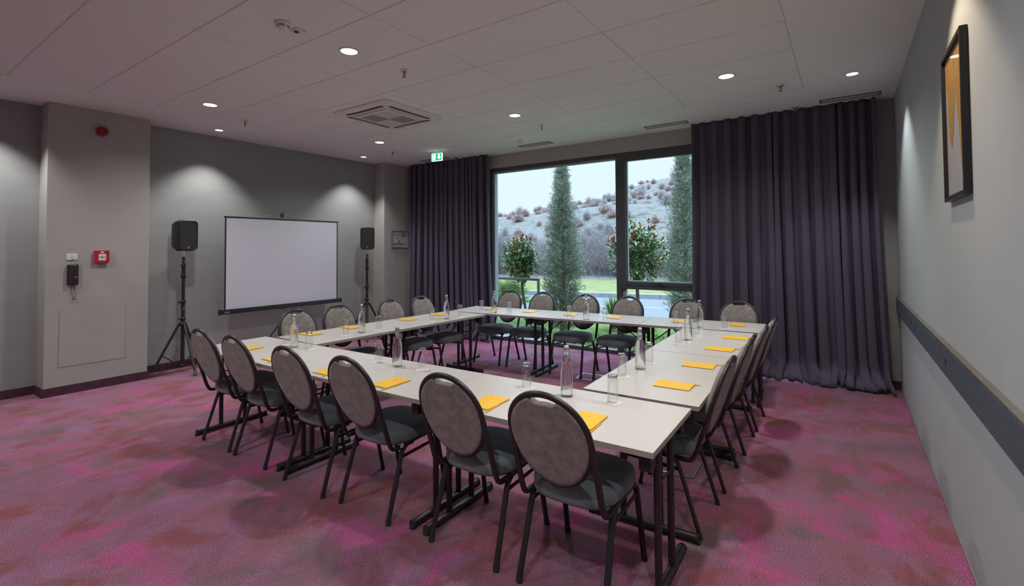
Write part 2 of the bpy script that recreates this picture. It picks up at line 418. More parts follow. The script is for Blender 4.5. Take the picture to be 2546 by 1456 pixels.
# ------------------------------------------------------------------ curtains
def curtain(name, label, xt0, xt1, xb0, xb1, yc, seed, nf, side_flare=0):
    rnd = random.Random(seed)
    nu, nv = nf*22, 64
    ws = [rnd.uniform(.5, 1.7) for _ in range(nf)]; tot = sum(ws)
    amp = [rnd.uniform(.5, 1.25) for _ in range(nf+1)]
    ph = []; acc = 0
    for k in range(nf): ph.append(acc/tot); acc += ws[k]
    ph.append(1.0)
    nl = nf*.42
    sway = [rnd.uniform(-1, 1) for _ in range(nf+1)]; pud = [rnd.uniform(.25, 1) for _ in range(nf+1)]; hem = [rnd.uniform(-1, 1) for _ in range(nf+1)]
    def at(u):
        for k in range(nf):
            if u <= ph[k+1]: break
        t = (u-ph[k])/(ph[k+1]-ph[k])
        L = lambda a: a[k]*(1-t)+a[k+1]*t
        return k, t, L
    ztop = ZC-.003
    def fn(u, vv):
        k, t, L = at(u)
        zz = 1-vv                       # 1 top, 0 bottom
        z = ztop*(zz**1.0)
        fl = (1-zz)
        a = .062*L(amp)*(.62+.5*fl)
        s1 = math.cos(2*PI*t)
        fold = math.copysign(abs(s1)**.75, s1)
        x = (xt0*(1-u)+xt1*u)*(1-fl**2.2)+(xb0*(1-u)+xb1*u)*fl**2.2
        x += .018*math.sin(4*PI*t)*(.5+fl)+.016*L(sway)*fl**1.5
        y = yc-a*fold+.012*L(sway)*math.sin(3.1*fl*2+4*u)*fl
        p = smoothstep(.34, .0, z)
        y -= p*p*(.02+.15*L(pud)*(.5-.5*math.cos(2*PI*t))**.8)
        lob = abs(math.sin(PI*(u*nl+.35*L(sway)*.4)))**.7
        y -= p**3*.10*lob; x += p**2*.045*math.cos(PI*(u*nl))
        if z < .34:
            z2 = z-.0
            x += p*.03*L(hem)*math.sin(9*z+6*t)
            y += p*.016*math.sin(28*z+11*u*nf*.3)
            z = max(.006, z2-.0)+p*.012*(1+math.sin(5*PI*t+L(hem)*3))
        return (x, y, z)
    b = MB(); b.grid(nu, nv, fn)
    o = b.build(name, M['curtain'], fixn=False)
    so = o.modifiers.new('thick', 'SOLIDIFY'); so.thickness = .003; so.offset = 0
    tag(o, label, 'curtain', 'plum floor length curtains')
    return o
curtain('curtain', 'dark plum curtain right of the window, hem puddled on the carpet by the pale wall', -1.655, .30, -1.70, .385, 6.65, 5, 15)
curtain('curtain', 'dark plum curtain left of the window, next to the beige pier', -6.985, -5.07, -7.02, -4.965, 6.66, 11, 15)

# ------------------------------------------------------------------ right wall: rail and picture
t = empty('wall_rail', (X_RIGHT, 2.6, 0)); tag(t, 'long dark stained wooden bumper rail along the pale right wall', 'rail')
YJ = 5.19
for y0, y1 in ((-1.6, YJ-.003), (YJ, 6.78)):
    b = MB(); b.box(-.028, y0-2.6, .85, -.001, y1-2.6, 1.012, .002); b.build('board', M['wood_dark'], t)
b = MB(); b.box(-.028, -4.2, 1.012, -.001, 4.18, 1.02, 0); o = b.build('top_edge', M['wood_top'], t); o['label'] = 'bare brown wood top edge'
for yk, zk in ((5.02, .925), (5.34, .93), (3.62, .93), (1.9, .92)):
    b = MB(); bm = bmesh.new(); bmesh.ops.create_uvsphere(bm, u_segments=12, v_segments=8, radius=1)
    for v_ in bm.verts: v_.co = Vector((-.028+v_.co.x*.0012, yk-2.6+v_.co.y*.022, zk+v_.co.z*.026))
    b.bm(bm, True); b.build('knot', M['knot'], t)

t = empty('framed_picture', (X_RIGHT, 3.21, 1.81)); tag(t, 'framed abstract picture of ochre strokes in a black frame on the right wall', 'picture')
b = MB(); fw, fd, hh, ww = .022, .03, .768, .2625
b.box(-fd, -ww, 0, -.001, ww, fw, .002); b.box(-fd, -ww, hh-fw, -.001, ww, hh, .002)
b.box(-fd, -ww, fw, -.001, -ww+fw, hh-fw, .002); b.box(-fd, ww-fw, fw, -.001, ww, hh-fw, .002)
b.build('frame', M['black_metal'], t)
b = MB(); b.box(-.014, -ww+fw, fw, -.004, ww-fw, hh-fw); b.build('print_sheet', M['mount_paper'], t)
b = MB()
near = [(-.235, .742), (-.232, .50), (-.215, .30), (-.185, .16), (-.150, .085), (-.125, .20), (-.085, .36), (-.030, .50), (-.012, .742)]
far = [(-.0118, .742), (.0, .50), (.045, .36), (.095, .27), (.135, .30), (.165, .42), (.178, .56), (.215, .60), (.238, .742)]
for poly in (near, far): b.prism(poly, -.0155, -.0141, 'x')
b.build('painted_stroke', M['gold_paint'], t)
b = MB(); b.box(-.019, -ww+fw, fw, -.017, ww-fw, hh-fw); b.build('glass_pane', M['picture_glass'], t)

# ------------------------------------------------------------------ ceiling fittings
LAMPS = []
def downlight(first, x, y, r, label):
    if first is None:
        t = empty('downlight', (x, y, ZC)); tag(t, label, 'ceiling light', 'recessed ceiling downlights')
        b = MB(); b.lathe([(.066, -.001), (.068, -.005), (.079, -.006), (.084, -.001)], 32, closed=True); b.build('trim_ring', M['white_plastic'], t)
        b = MB(); b.lathe([(.0, -.0012), (.04, -.0016), (.0665, -.003)], 32)
        b.build('lens', M['lamp'], t)
        return t
    return dup(first, (x, y, ZC), 0, label)
DL = [(-3.357, 2.507, 1, 'round downlight in the tile nearest the smoke detector'),
      (-5.87, 2.531, 1, 'round downlight in the left tile row, in front of the grey wall'),
      (-5.853, 4.93, 1, 'round downlight in the tiles behind the air conditioner cassette'),
      (-3.328, 4.908, 1, 'round downlight in the tiles in front of the large window pane'),
      (-.91, 4.971, 1, 'round downlight in the rightmost tiles, before the right curtain'),
      (-7.012, 3.139, .8, 'small round downlight in the smooth border above the left speaker'),
      (-6.997, 5.535, .8, 'small round downlight in the smooth border above the far speaker'),
      (.088, 5.606, .8, 'small round downlight in the smooth border near the pale right wall')]
d0 = None
for x, y, k, lab in DL:
    o = downlight(d0, x, y, .08, lab); d0 = d0 or o
    if k != 1: o.scale = (.72, .72, 1)

def sprinkler(first, x, y, label):
    if first is None:
        t = empty('ceiling_sprinkler', (x, y, ZC)); tag(t, label, 'sprinkler', 'fire sprinkler heads')
        b = MB(); b.lathe([(.0, -.001), (.036, -.001), (.034, -.008), (.016, -.012), (0, -.012)], 20); b.build('escutcheon', M['chrome'], t)
        b = MB(); b.tube([(0, 0, -.01), (0, 0, -.026)], .010, n=10)
        for s_ in (-1, 1): b.tube(fillet([(0.004*s_, 0, -.024), (.014*s_, 0, -.03), (.012*s_, 0, -.05), (.002*s_, 0, -.06)], .01, 3), .0032, n=6)
        b.tube([(0, 0, -.028), (0, 0, -.056)], .003, n=6); b.lathe([(0, -.060), (.016, -.061), (.016, -.064), (0, -.065)], 14)
        b.build('head', M['brass'], t)
        return t
    return dup(first, (x, y, ZC), 0, label)
SP = [(-3.312, 3.074, 'copper sprinkler head in the tiles right of the large front downlight'), (-6.246, 3.105, 'sprinkler head at the left edge of the tiles, over the grey wall'),
      (-6.247, 5.537, 'sprinkler head in the far left corner tile, left of the exit sign'), (-3.294, 5.495, 'sprinkler head in the tiles beside the small white detector'),
      (-.509, 5.583, 'sprinkler head in the far right corner tile'), (-.453, 6.56, 'sprinkler head in the smooth border close to the top of the right curtain'),
      (-5.732, 6.541, 'sprinkler head in the smooth border right of the exit sign grille')]
d0 = None
for x, y, lab in SP: o = sprinkler(d0, x, y, lab); d0 = d0 or o

t = empty('smoke_detector', (-3.325, 1.915, ZC)); tag(t, 'white domed smoke detector with slotted rim on the ceiling tile', 'detector')
b = MB(); b.lathe([(0, -.001), (.056, -.001), (.056, -.014), (.05, -.020), (.046, -.022)], 28); b.build('base', M['white_plastic'], t)
b = MB(); b.lathe([(.046, -.02), (.044, -.026), (.030, -.046), (.012, -.054), (0, -.055)], 28); b.build('dome', M['white_plastic'], t)
b = MB()
for k in range(5):
    z = -.027-.005*k; r = .0445-.0058*k*.95
    for a0 in (0, PI/2, PI, 3*PI/2):
        b.tube([(r*math.cos(a0+.12+q*.12), r*math.sin(a0+.12+q*.12), z) for q in range(11)], .0021, n=5)
b.build('slot_ring', M['dark_slot'], t)
t = empty('ceiling_alarm_indicator', (-3.352, 2.05, ZC)); tag(t, 'white ceiling plate with a dark red indicator lens beside the smoke detector', 'indicator')
b = MB(); b.box(-.042, -.042, -.012, .042, .042, -.001, .004); b.build('plate', M['white_plastic'], t)
b = MB(); b.lathe([(0.02, -.0125), (.018, -.018), (.008, -.022), (0, -.0225)], 18, 0, -.014); b.build('lens', M['deep_red'], t)
t = empty('motion_detector', (-4.04, 6.10, ZC)); tag(t, 'small white domed detector on the smooth ceiling before the window', 'detector')
b = MB(); b.lathe([(0, -.001), (.05, -.001), (.048, -.012), (.036, -.02)], 24); b.build('base', M['white_plastic'], t)
b = MB(); b.lathe([(.036, -.02), (.03, -.036), (.015, -.045), (0, -.047)], 24); b.build('dome', M['white_plastic'], t)

# air conditioner cassette
t = empty('ceiling_air_conditioner', (-4.577, 4.0, ZC)); tag(t, 'white four-way air conditioner cassette set in the ceiling tiles', 'air conditioner')
S = .475
def rrect(s_, r, n=5):
    out = []
    for cx, cy, a0 in ((s_-r, s_-r, 0), (-s_+r, s_-r, PI/2), (-s_+r, -s_+r, PI), (s_-r, -s_+r, 3*PI/2)):
        for k in range(n+1): out.append((cx+r*math.cos(a0+k/n*PI/2), cy+r*math.sin(a0+k/n*PI/2)))
    return out
b = MB(); lv = [(S, -.0015, .06), (S-.005, -.016, .06), (S-.075, -.030, .05), (.30, -.034, .04), (.295, -.028, .04)]
rings = [[(x, y, z) for x, y in rrect(s_, r)] for s_, z, r in lv]; n = len(rings[0])
vs = [p for r in rings for p in r]
fs = [(i*n+j, i*n+(j+1) % n, (i+1)*n+(j+1) % n, (i+1)*n+j) for i in range(len(rings)-1) for j in range(n)]
fs.append(tuple(range((len(rings)-1)*n, len(rings)*n))); b.add(vs, fs, False)
b.build('fascia', M['white_plastic'], t)
for k in range(4):
    Mr = Matrix.Rotation(k*PI/2, 4, 'Z')
    b = MB(); pts = []
    b.grid(14, 3, lambda u, v_: tuple(Mr @ Vector(((u-.5)*.64, .398-v_*.062-.012*math.cos((u-.5)*2.6), -.0315-.002+.002*v_))), True)
    b.build('air_outlet', M['dark_slot'], t)
    b = MB(); b.grid(14, 3, lambda u, v_: tuple(Mr @ Vector(((u-.5)*.56, .366-v_*.035-.012*math.cos((u-.5)*2.6), -.036-.006*v_))), True)
    o = b.build('louvre', M['offwhite_plastic'], t)
b = MB(); b.box(-.285, -.285, -.046, .285, .285, -.028, .008); b.build('intake_panel', M['white_plastic'], t)
for sx_, sy_, m_ in ((1, 1, 'grille'), (1, -1, 'offwhite_plastic'), (-1, 1, 'offwhite_plastic'), (-1, -1, 'grille')):
    b = MB(); b.box(min(.004*sx_, .235*sx_), min(.004*sy_, .235*sy_), -.049, max(.004*sx_, .235*sx_), max(.004*sy_, .235*sy_), -.0465); b.build('intake_grille', M[m_], t)
# slot diffusers
def diffuser(x0, x1, y, label):
    t = empty('ceiling_vent', ((x0+x1)/2, y, ZC)); tag(t, label, 'vent', 'linear slot vents before the window')
    L = (x1-x0)/2
    b = MB(); w_ = .075
    b.box(-L, -w_, -.006, L, -w_+.022, -.0005, .002); b.box(-L, w_-.022, -.006, L, w_, -.0005, .002)
    b.box(-L, -w_+.022, -.006, -L+.022, w_-.022, -.0005, .002); b.box(L-.022, -w_+.022, -.006, L, w_-.022, -.0005, .002)
    b.build('frame', M['vent_grey'], t)
    b = MB(); b.box(-L+.022, -w_+.022, -.002, L-.022, w_-.022, -.0004); b.build('slot', M['dark_slot'], t)
    for yy in (-.025, .025):
        b = MB(); b.box(-L+.022, yy-.016, -.0055, L-.022, yy+.016, -.0022); b.build('blade', M['offwhite_plastic'], t)
diffuser(-2.23, -1.66, 6.475, 'grey slot vent in the ceiling border above the right window pane')
diffuser(-4.29, -3.71, 6.475, 'grey slot vent in the ceiling border above the large window pane')
diffuser(-6.48, -5.84, 6.475, 'dark slot vent in the ceiling border behind the exit sign')
diffuser(-.21, .35, 6.475, 'slot vent in the ceiling corner above the right curtain')

# exit sign
t = empty('exit_sign', (-5.60, 5.93, ZC)); tag(t, 'lit green exit sign with running figure and arrow hanging from the ceiling', 'exit sign')
t.rotation_euler = (0, 0, R(8))
b = MB(); b.box(-.10, -.02, -.012, .10, .02, -.001, .003); b.build('ceiling_mount', M['white_plastic'], t)
b = MB()
for x in (-.07, .07): b.tube([(x, 0, -.01), (x, 0, -.05)], .004, n=8)
b.build('hanger', M['alu'], t)
b = MB(); b.box(-.10, -.011, -.165, .10, .011, -.045, .002); b.build('lit_panel', M['green_sign'], t)
b = MB()
b.box(-.104, -.013, -.047, .104, .013, -.041); b.box(.096, -.0125, -.165, .104, .0125, -.045); b.box(-.104, -.0125, -.165, -.096, .0125, -.045); b.box(-.104, -.013, -.169, .104, .013, -.163)
b.build('lit_edge', M['white_sign'], t)
b = MB()   # down arrow
b.prism([(.03, -.06), (.062, -.06), (.062, -.10), (.082, -.10), (.046, -.148), (.010, -.10), (.03, -.10)], -.0135, -.0112, 'y')
b.build('arrow', M['white_sign'], t)
b = MB()   # door with running figure cut in green
b.box(-.082, -.0135, -.15, -.022, -.0112, -.058); b.build('door_pictogram', M['white_sign'], t)
b = MB()
bx_ = lambda x0, z0, x1, z1, w_: b.tube([(x0, -.0138, z0), (x1, -.0138, z1)], w_, .0006, n=6, ref=(1, 0, .01))
bm = bmesh.new(); bmesh.ops.create_circle(bm, cap_ends=True, radius=.007, segments=12)
b.bm(bm, False, 0, Matrix.Translation((-.05, -.0142, -.07)) @ Matrix.Rotation(PI/2, 4, 'X'))
for q in ((-.05, -.08, -.056, -.108), (-.05, -.083, -.036, -.096), (-.051, -.083, -.068, -.09), (-.056, -.108, -.040, -.122), (-.040, -.122, -.044, -.142), (-.056, -.108, -.066, -.126), (-.066, -.126, -.076, -.128)):
    b.tube([(q[0], -.0138, q[1]), (q[2], -.0138, q[3])], .0038, .0005, n=6, ref=(1, 0, .3))
b.build('running_figure', M['green_sign'], t)

# ------------------------------------------------------------------ things on the left column and pier
def wall_thing(name, y, z, x=X_COL): return empty(name, (x, y, z))
t = wall_thing('wall_mounted_sounder', 1.912, 2.978); tag(t, 'round red fire alarm sounder high on the beige column', 'alarm')
Mx = Matrix.Rotation(PI/2, 4, 'Y')
b = MB(); b.lathe([(0, .001), (.058, .001), (.058, .035), (.052, .045), (.045, .046)], 28, M=Mx); b.build('base', M['red_plastic'], t)
b = MB(); b.lathe([(.045, .046), (.047, .066), (.040, .074), (.034, .066), (.018, .064), (.012, .072), (0, .073)], 28, M=Mx); b.build('horn', M['deep_red'], t)
t = wall_thing('phone_socket', 1.667, 1.518); tag(t, 'white phone socket plate on the beige column above the wall phone', 'socket')
b = MB(); b.box(.001, -.047, -.034, .010, .047, .034, .003); b.build('plate', M['white_plastic'], t)
b = MB(); b.box(.010, -.008, -.017, .013, .025, .017, .001); b.box(.010, .008, -.03, .022, .02, -.006, .002); b.build('plug', M['offwhite_plastic'], t)
t = wall_thing('wall_phone', 1.674, 1.32); tag(t, 'black wall phone with red light and coiled cord on the beige column', 'phone')
b = MB(); b.box(.001, -.048, -.115, .032, .048, .112, .008); b.build('body', M['black_plastic'], t)
b = MB(); b.box(.031, -.043, -.108, .05, -.003, .108, .008); b.build('handset', M['black_plastic'], t)
b = MB(); b.box(.032, .014, -.036, .036, .030, -.026, .001); b.build('indicator_light', M['led_red'], t)
b = MB(); b.box(.0325, -.04, .098, .034, .02, .106); b.build('name_strip', M['alu'], t)
b = MB(); path = [Vector(p) for p in fillet([(.02, -.005, -.115), (.018, -.012, -.17), (.02, .0, -.285), (.022, .022, -.275), (.02, .018, -.16), (.02, -.004, -.112)], .03, 6)]
pts = []
fine = []
for i in range(len(path)-1):
    for k in range(4): fine.append(path[i].lerp(path[i+1], k/4))
for i, p in enumerate(fine):
    a = i*1.25; pts.append(p+Vector((.0045*math.cos(a), .0045*math.sin(a), 0)))
b.tube(pts, .0018, n=5); b.build('coiled_cord', M['black_plastic'], t)
b = MB(); b.tube(fillet([(.004, .01, .172), (.016, .012, .15), (.010, 0, .13), (.012, -.01, .11)], .02, 4), .002, n=6); b.build('feed_cord', M['offwhite_plastic'], t)
t = wall_thing('wall_mounted_call_point', 1.925, 1.517); tag(t, 'red break-glass fire call point on the beige column', 'fire alarm call point')
b = MB(); b.box(.001, -.066, -.07, .05, .066, .07, .004); b.build('housing', M['red_plastic'], t)
b = MB(); b.box(.05, -.034, -.045, .0525, .034, .03, .001); b.build('glass_element', M['white_plastic'], t)
b = MB(); b.lathe([(0, .0526), (.009, .0526), (.009, .0535), (0, .0535)], 14, M=Mx)
for s_ in (-1, 1):
    b.prism([(s_*.029, -.003), (s_*.018, -.003), (s_*.018, -.008), (s_*.011, 0), (s_*.018, .008), (s_*.018, .003), (s_*.029, .003)], .0526, .0533, 'x')
b.build('arrow_mark', M['dark_slot'], t).location = (0, 0, -.006)
b = MB(); b.box(.05, -.014, .042, .0512, -.002, .058, .0003); b.box(.05, .001, .042, .0512, .014, .058, .0003); b.build('house_symbol', M['white_print'], t)
t = wall_thing('access_panel', 1.868, .61); tag(t, 'flush square access panel low on the beige column', 'panel')
b = MB(); b.box(.0005, -.296, -.305, .004, .296, .305, .0015); b.build('panel_door', M['wall_beige'], t)
b = MB()
for q in ((-.302, -.311, .302, -.306), (-.302, .306, .302, .311), (-.302, -.306, -.297, .306), (.297, -.306, .302, .306)): b.box(.0004, q[0], q[1], .0022, q[2], q[3])
b.build('frame', M['panel_line'], t)

t = wall_thing('framed_notice', 6.53, 1.772, X_PIER); tag(t, 'small silver framed evacuation plan on the beige pier', 'notice')
b = MB(); w_, h_, f_ = .225, .165, .016
b.box(.001, -w_, -h_, .02, w_, -h_+f_, .002); b.box(.001, -w_, h_-f_, .02, w_, h_, .002); b.box(.001, -w_, -h_+f_, .02, -w_+f_, h_-f_, .002); b.box(.001, w_-f_, -h_+f_, .02, w_, h_-f_, .002)
b.build('frame', M['alu'], t)
M['notice'] = mat('notice_paper', (.50, .48, .52), .6)
b = MB(); b.box(.002, -w_+f_, -h_+f_, .010, w_-f_, h_-f_); b.build('sheet', M['notice'], t)
M['plan_green'] = mat('plan_green', (.16, .27, .22), .7); M['plan_ink'] = mat('plan_ink', (.10, .10, .13), .7); M['plan_grey'] = mat('plan_grey', (.24, .24, .27), .7); M['plan_red'] = mat('plan_red', (.4, .12, .12), .7)
b = MB(); b.box(.010, -.185, -.115, .0108, .075, -.07); b.box(.010, -.06, -.07, .0108, .01, -.02); b.build('plan_area', M['plan_green'], t)
b = MB()
for q in ((-.185, .022, .07, .025), (-.185, -.115, -.182, .025), (.07, -.05, .073, .025), (-.11, -.06, -.107, .022), (-.02, -.02, -.017, .022), (-.08, .012, -.045, .022), (.02, .005, .03, .02), (.085, -.095, .16, -.085), (-.185, .10, -.12, .106), (-.185, .085, -.13, .09), (-.185, .06, -.14, .064), (-.07, .10, -.02, .104), (-.07, .08, -.01, .084), (-.07, .06, -.03, .064)):
    b.box(.010, q[0], q[1], .0110, q[2], q[3])
b.build('plan_line', M['plan_ink'], t)
b = MB(); b.box(.010, .035, .05, .0108, .155, .125); b.build('legend_box', M['plan_grey'], t)

# ------------------------------------------------------------------ speakers on stands
def spk_stand(x, y, rz, feet, label, hub=.62, foot_z=.06):
    t = empty('speaker_stand', (x, y, 0)); tag(t, label, 'speaker stand', 'black tripod speaker stands')
    b = MB(); b.tube([(0, 0, foot_z), (0, 0, .93)], .023, n=14); b.build('lower_pole', M['black_metal'], t)
    b = MB(); b.tube([(0, 0, .9), (0, 0, 1.30)], .0195, n=14); b.build('upper_pole', M['black_metal'], t)
    b = MB(); b.lathe([(.018, 1.22), (.029, 1.225), (.030, 1.25), (.023, 1.28), (.0225, 1.35), (.028, 1.385), (.028, 1.405), (.016, 1.41)], 16); b.build('grip_sleeve', M['black_plastic'], t)
    b = MB(); b.tube([(0, 0, 1.40), (0, 0, 1.50)], .016, n=14); b.build('top_collar', M['black_metal'], t)
    b = MB()
    for zz in (1.435, 1.452, 1.468): b.lathe([(.0158, zz), (.0166, zz+.0005), (.0166, zz+.005), (.0158, zz+.0055)], 16); b.build('printed_band', M['orange_badge'], t)
    b = MB(); b.tube([(0, 0, 1.50), (0, 0, 1.585)], .0125, n=14); b.build('chrome_rod', M['chrome'], t)
    for zz, s_ in ((.91, 1), (.69, 1)):
        b = MB(); b.lathe([(.0195, zz-.022), (.030, zz-.02), (.030, zz+.02), (.0195, zz+.022)], 16)
        b.tube([(0, -.026, zz), (0, -.05, zz)], .006, n=8); b.tube([(0, -.05, zz-.014), (.002, -.056, zz+.014)], .008, .005, n=8)
        b.build('clamp_knob', M['black_plastic'], t)
    b = MB(); b.box(.0222, -.007, .805, .0238, .007, .838); b.build('orange_sticker', M['orange_badge'], t)
    b = MB(); b.lathe([(.023, hub-.025), (.040, hub-.02), (.042, hub+.018), (.023, hub+.03)], 16)
    b.build('hub', M['black_plastic'], t)
    b = MB(); b.lathe([(.023, foot_z+.005), (.032, foot_z+.01), (.032, foot_z+.035), (.023, foot_z+.04)], 16); b.build('brace_collar', M['black_plastic'], t)
    for fx, fy in feet:
        d = Vector((fx, fy, 0)); dn = d.normalized()
        p0 = dn*.045+Vector((0, 0, hub)); p1 = Vector((fx, fy, .02))
        b = MB(); b.tube([dn*.02+Vector((0, 0, hub)), p0], .012, n=8); b.tube([p0, p1], .0155, n=10); L = b.build('leg', M['black_metal'], t)
        b = MB(); b.tube([p1.lerp(p0, .06), p1-Vector((0, 0, .004))], .021, n=10); b.build('rubber_foot', M['grey_rubber'], L)
        b = MB(); q = p0.lerp(p1, .62); b.tube([q, dn*.02+Vector((0, 0, foot_z+.02))], .007, .004, n=8); b.build('brace', M['black_metal'], t)
    return t
def speaker(x, y, rz, label):
    t = empty('loudspeaker', (x, y, 1.582), rz); tag(t, label, 'speaker', 'black loudspeakers on stands')
    # rounded cabinet: loft of rounded rectangles from back to front (local +X is the front)
    def rr(w_, h_, r, n=6):
        out = []
        for cx, cy, a0 in ((w_-r, h_-r, 0), (-w_+r, h_-r, PI/2), (-w_+r, -h_+r, PI), (w_-r, -h_+r, 3*PI/2)):
            for k in range(n+1): out.append((cx+r*math.cos(a0+k/n*PI/2), cy+r*math.sin(a0+k/n*PI/2)))
        return out
    lv = [(-.135, .075, .15, .03), (-.125, .088, .168, .04), (-.03, .112, .190, .045), (.075, .120, .196, .045), (.108, .118, .194, .045), (.116, .112, .188, .042), (.116, .104, .180, .038), (.110, .101, .177, .036)]
    b = MB(); rings = [[(xx, yy, zz+.197) for yy, zz in rr(w_, h_, r)] for xx, w_, h_, r in lv]; n = len(rings[0])
    vs = [p for r in rings for p in r]; fs = [(i*n+j, i*n+(j+1) % n, (i+1)*n+(j+1) % n, (i+1)*n+j) for i in range(len(rings)-1) for j in range(n)]
    fs += [tuple(reversed(range(n))), tuple(range((len(rings)-1)*n, len(rings)*n))]
    b.add(vs, fs, True); b.build('cabinet', M['black_plastic'], t)
    b = MB(); n_ = len(rr(.1, .1, .03)); face = rr(.1005, .1765, .036)
    vs = [(.1105, yy, zz+.197) for yy, zz in face]+[(.1125, yy*.98, zz*.99+.197) for yy, zz in face]
    b.add(vs, [tuple(range(n_, 2*n_))]+[(i, (i+1) % n_, n_+(i+1) % n_, n_+i) for i in range(n_)]); b.build('grille', M['speaker_mesh'], t)
    b = MB(); b.box(.1125, -.011, .029, .1145, .011, .052); o = b.build('badge', M['orange_badge'], t)
    text_obj('badge_lettering', 'JBL', .011, M['white_print'], o, Matrix.Translation((.1147, 0, .040)) @ Matrix(((0, 0, 1, 0), (1, 0, 0, 0), (0, 1, 0, 0), (0, 0, 0, 1))))
    b = MB(); b.box(-.05, -.07, -.006, .09, -.045, .006, .003); b.box(-.05, .045, -.006, .09, .07, .006, .003); b.build('foot_rail', M['rubber'], t)
    b = MB(); b.tube(fillet([(-.03, -.05, .385), (-.03, -.03, .402), (-.03, .03, .402), (-.03, .05, .385)], .02, 3), .009, .006, n=8); b.build('carry_handle', M['grey_rubber'], t)
    return t
spk_stand(-7.17, 2.79, 0, [(.39, 0), (-.02, -.345), (-.2, .30)], 'black tripod stand under the left speaker, next to the beige column')
speaker(-7.17, 2.79, R(6), 'black loudspeaker left of the projection screen')
spk_stand(-7.03, 5.64, 0, [(.28, -.22), (.08, .36), (-.34, -.1)], 'black tripod stand under the far speaker, before the beige pier')
speaker(-7.03, 5.64, R(-34), 'black loudspeaker right of the projection screen, before the beige pier')

t = empty('power_cable', (-7.2, 2.6, 0)); tag(t, 'thin black cable lying on the carpet beside the left speaker stand', 'cable')
b = MB(); b.tube(fillet([(.03, -.14, .006), (.02, .0, .006), (-.05, .2, .006), (-.02, .5, .006), (-.10, .85, .006), (-.14, 1.4, .006)], .2, 5), .003, n=6); b.build('cable_run', M['rubber'], t)
# projection screen
t = empty('projection_screen', (-7.05, 4.09, 0)); tag(t, 'white tripod projection screen with black borders before the grey wall', 'projection screen')
yL, yR, zB, zT = -.845, .955, .765, 2.035
b = MB(); b.box(-.002, yL+.018, zB, .002, yR-.018, zT); b.build('screen_cloth', M['screen_white'], t)
b = MB(); b.box(-.0024, yL, zB, .0024, yL+.019, zT); b.box(-.0024, yR-.019, zB, .0024, yR, zT); o = b.build('black_border', M['black_plastic'], t)
b = MB(); b.box(-.009, yL-.012, zT, .009, yR+.012, zT+.02, .003); b.build('top_bar', M['black_metal'], t)
b = MB(); b.box(-.033, yL-.055, zB-.065, .033, yR+.055, zB, .008); b.build('roller_case', M['black_metal'], t)
for yy in (yL-.06, yR+.05):
    b = MB(); b.box(-.037, yy, zB-.07, .037, yy+.012, zB+.004, .004); b.build('end_cap', M['black_plastic'], t)
b = MB(); b.box(.033, yL-.01, zB-.045, .0345, yL+.06, zB-.028); b.build('name_plate', M['alu'], t)
b = MB(); b.tube([(-.045, 0, .12), (-.045, 0, zT+.09)], .011, n=10); b.build('mast', M['alu'], t)
b = MB(); b.box(-.07, -.03, zB-.075, .02, .03, zB-.06, .004); b.build('case_bracket', M['black_plastic'], t)
b = MB(); b.box(-.058, -.018, zT+.04, -.03, .018, zT+.105, .006); b.tube([(-.044, 0, zT+.1), (-.044, 0, zT+.12)], .006, n=8); b.tube([(-.03, .01, zT+.095), (-.01, .02, zT+.085)], .006, n=8); b.build('hanging_hook', M['black_plastic'], t)
b = MB(); b.tube([(0, -.5, zT+.018), (-.03, 0, zT+.09), (0, .55, zT+.018)], .0016, n=5); b.build('hanging_wire', M['alu'], t)
for a in (0, 2.1, 4.2):
    d = Vector((math.cos(a), math.sin(a), 0))*.33
    b = MB(); b.tube([(-.045+d.x*.08, d.y*.08, .46), (-.045+d.x, d.y, .012)], .009, n=8); L = b.build('leg', M['black_metal'], t)
    b = MB(); b.tube([(-.045+d.x*.97, d.y*.97, .03), (-.045+d.x, d.y, .004)], .013, n=8); b.build('rubber_foot', M['rubber'], L)
    b = MB(); b.tube([(-.045, 0, .16), (-.045+d.x*.55, d.y*.55, .245)], .005, n=6); b.build('brace', M['black_metal'], t)
b = MB(); b.lathe([(.011, .43), (.024, .435), (.024, .48), (.011, .485)], 14, -.045, 0); b.lathe([(.011, .14), (.02, .145), (.02, .175), (.011, .18)], 14, -.045, 0); b.build('tripod_hub', M['black_plastic'], t)

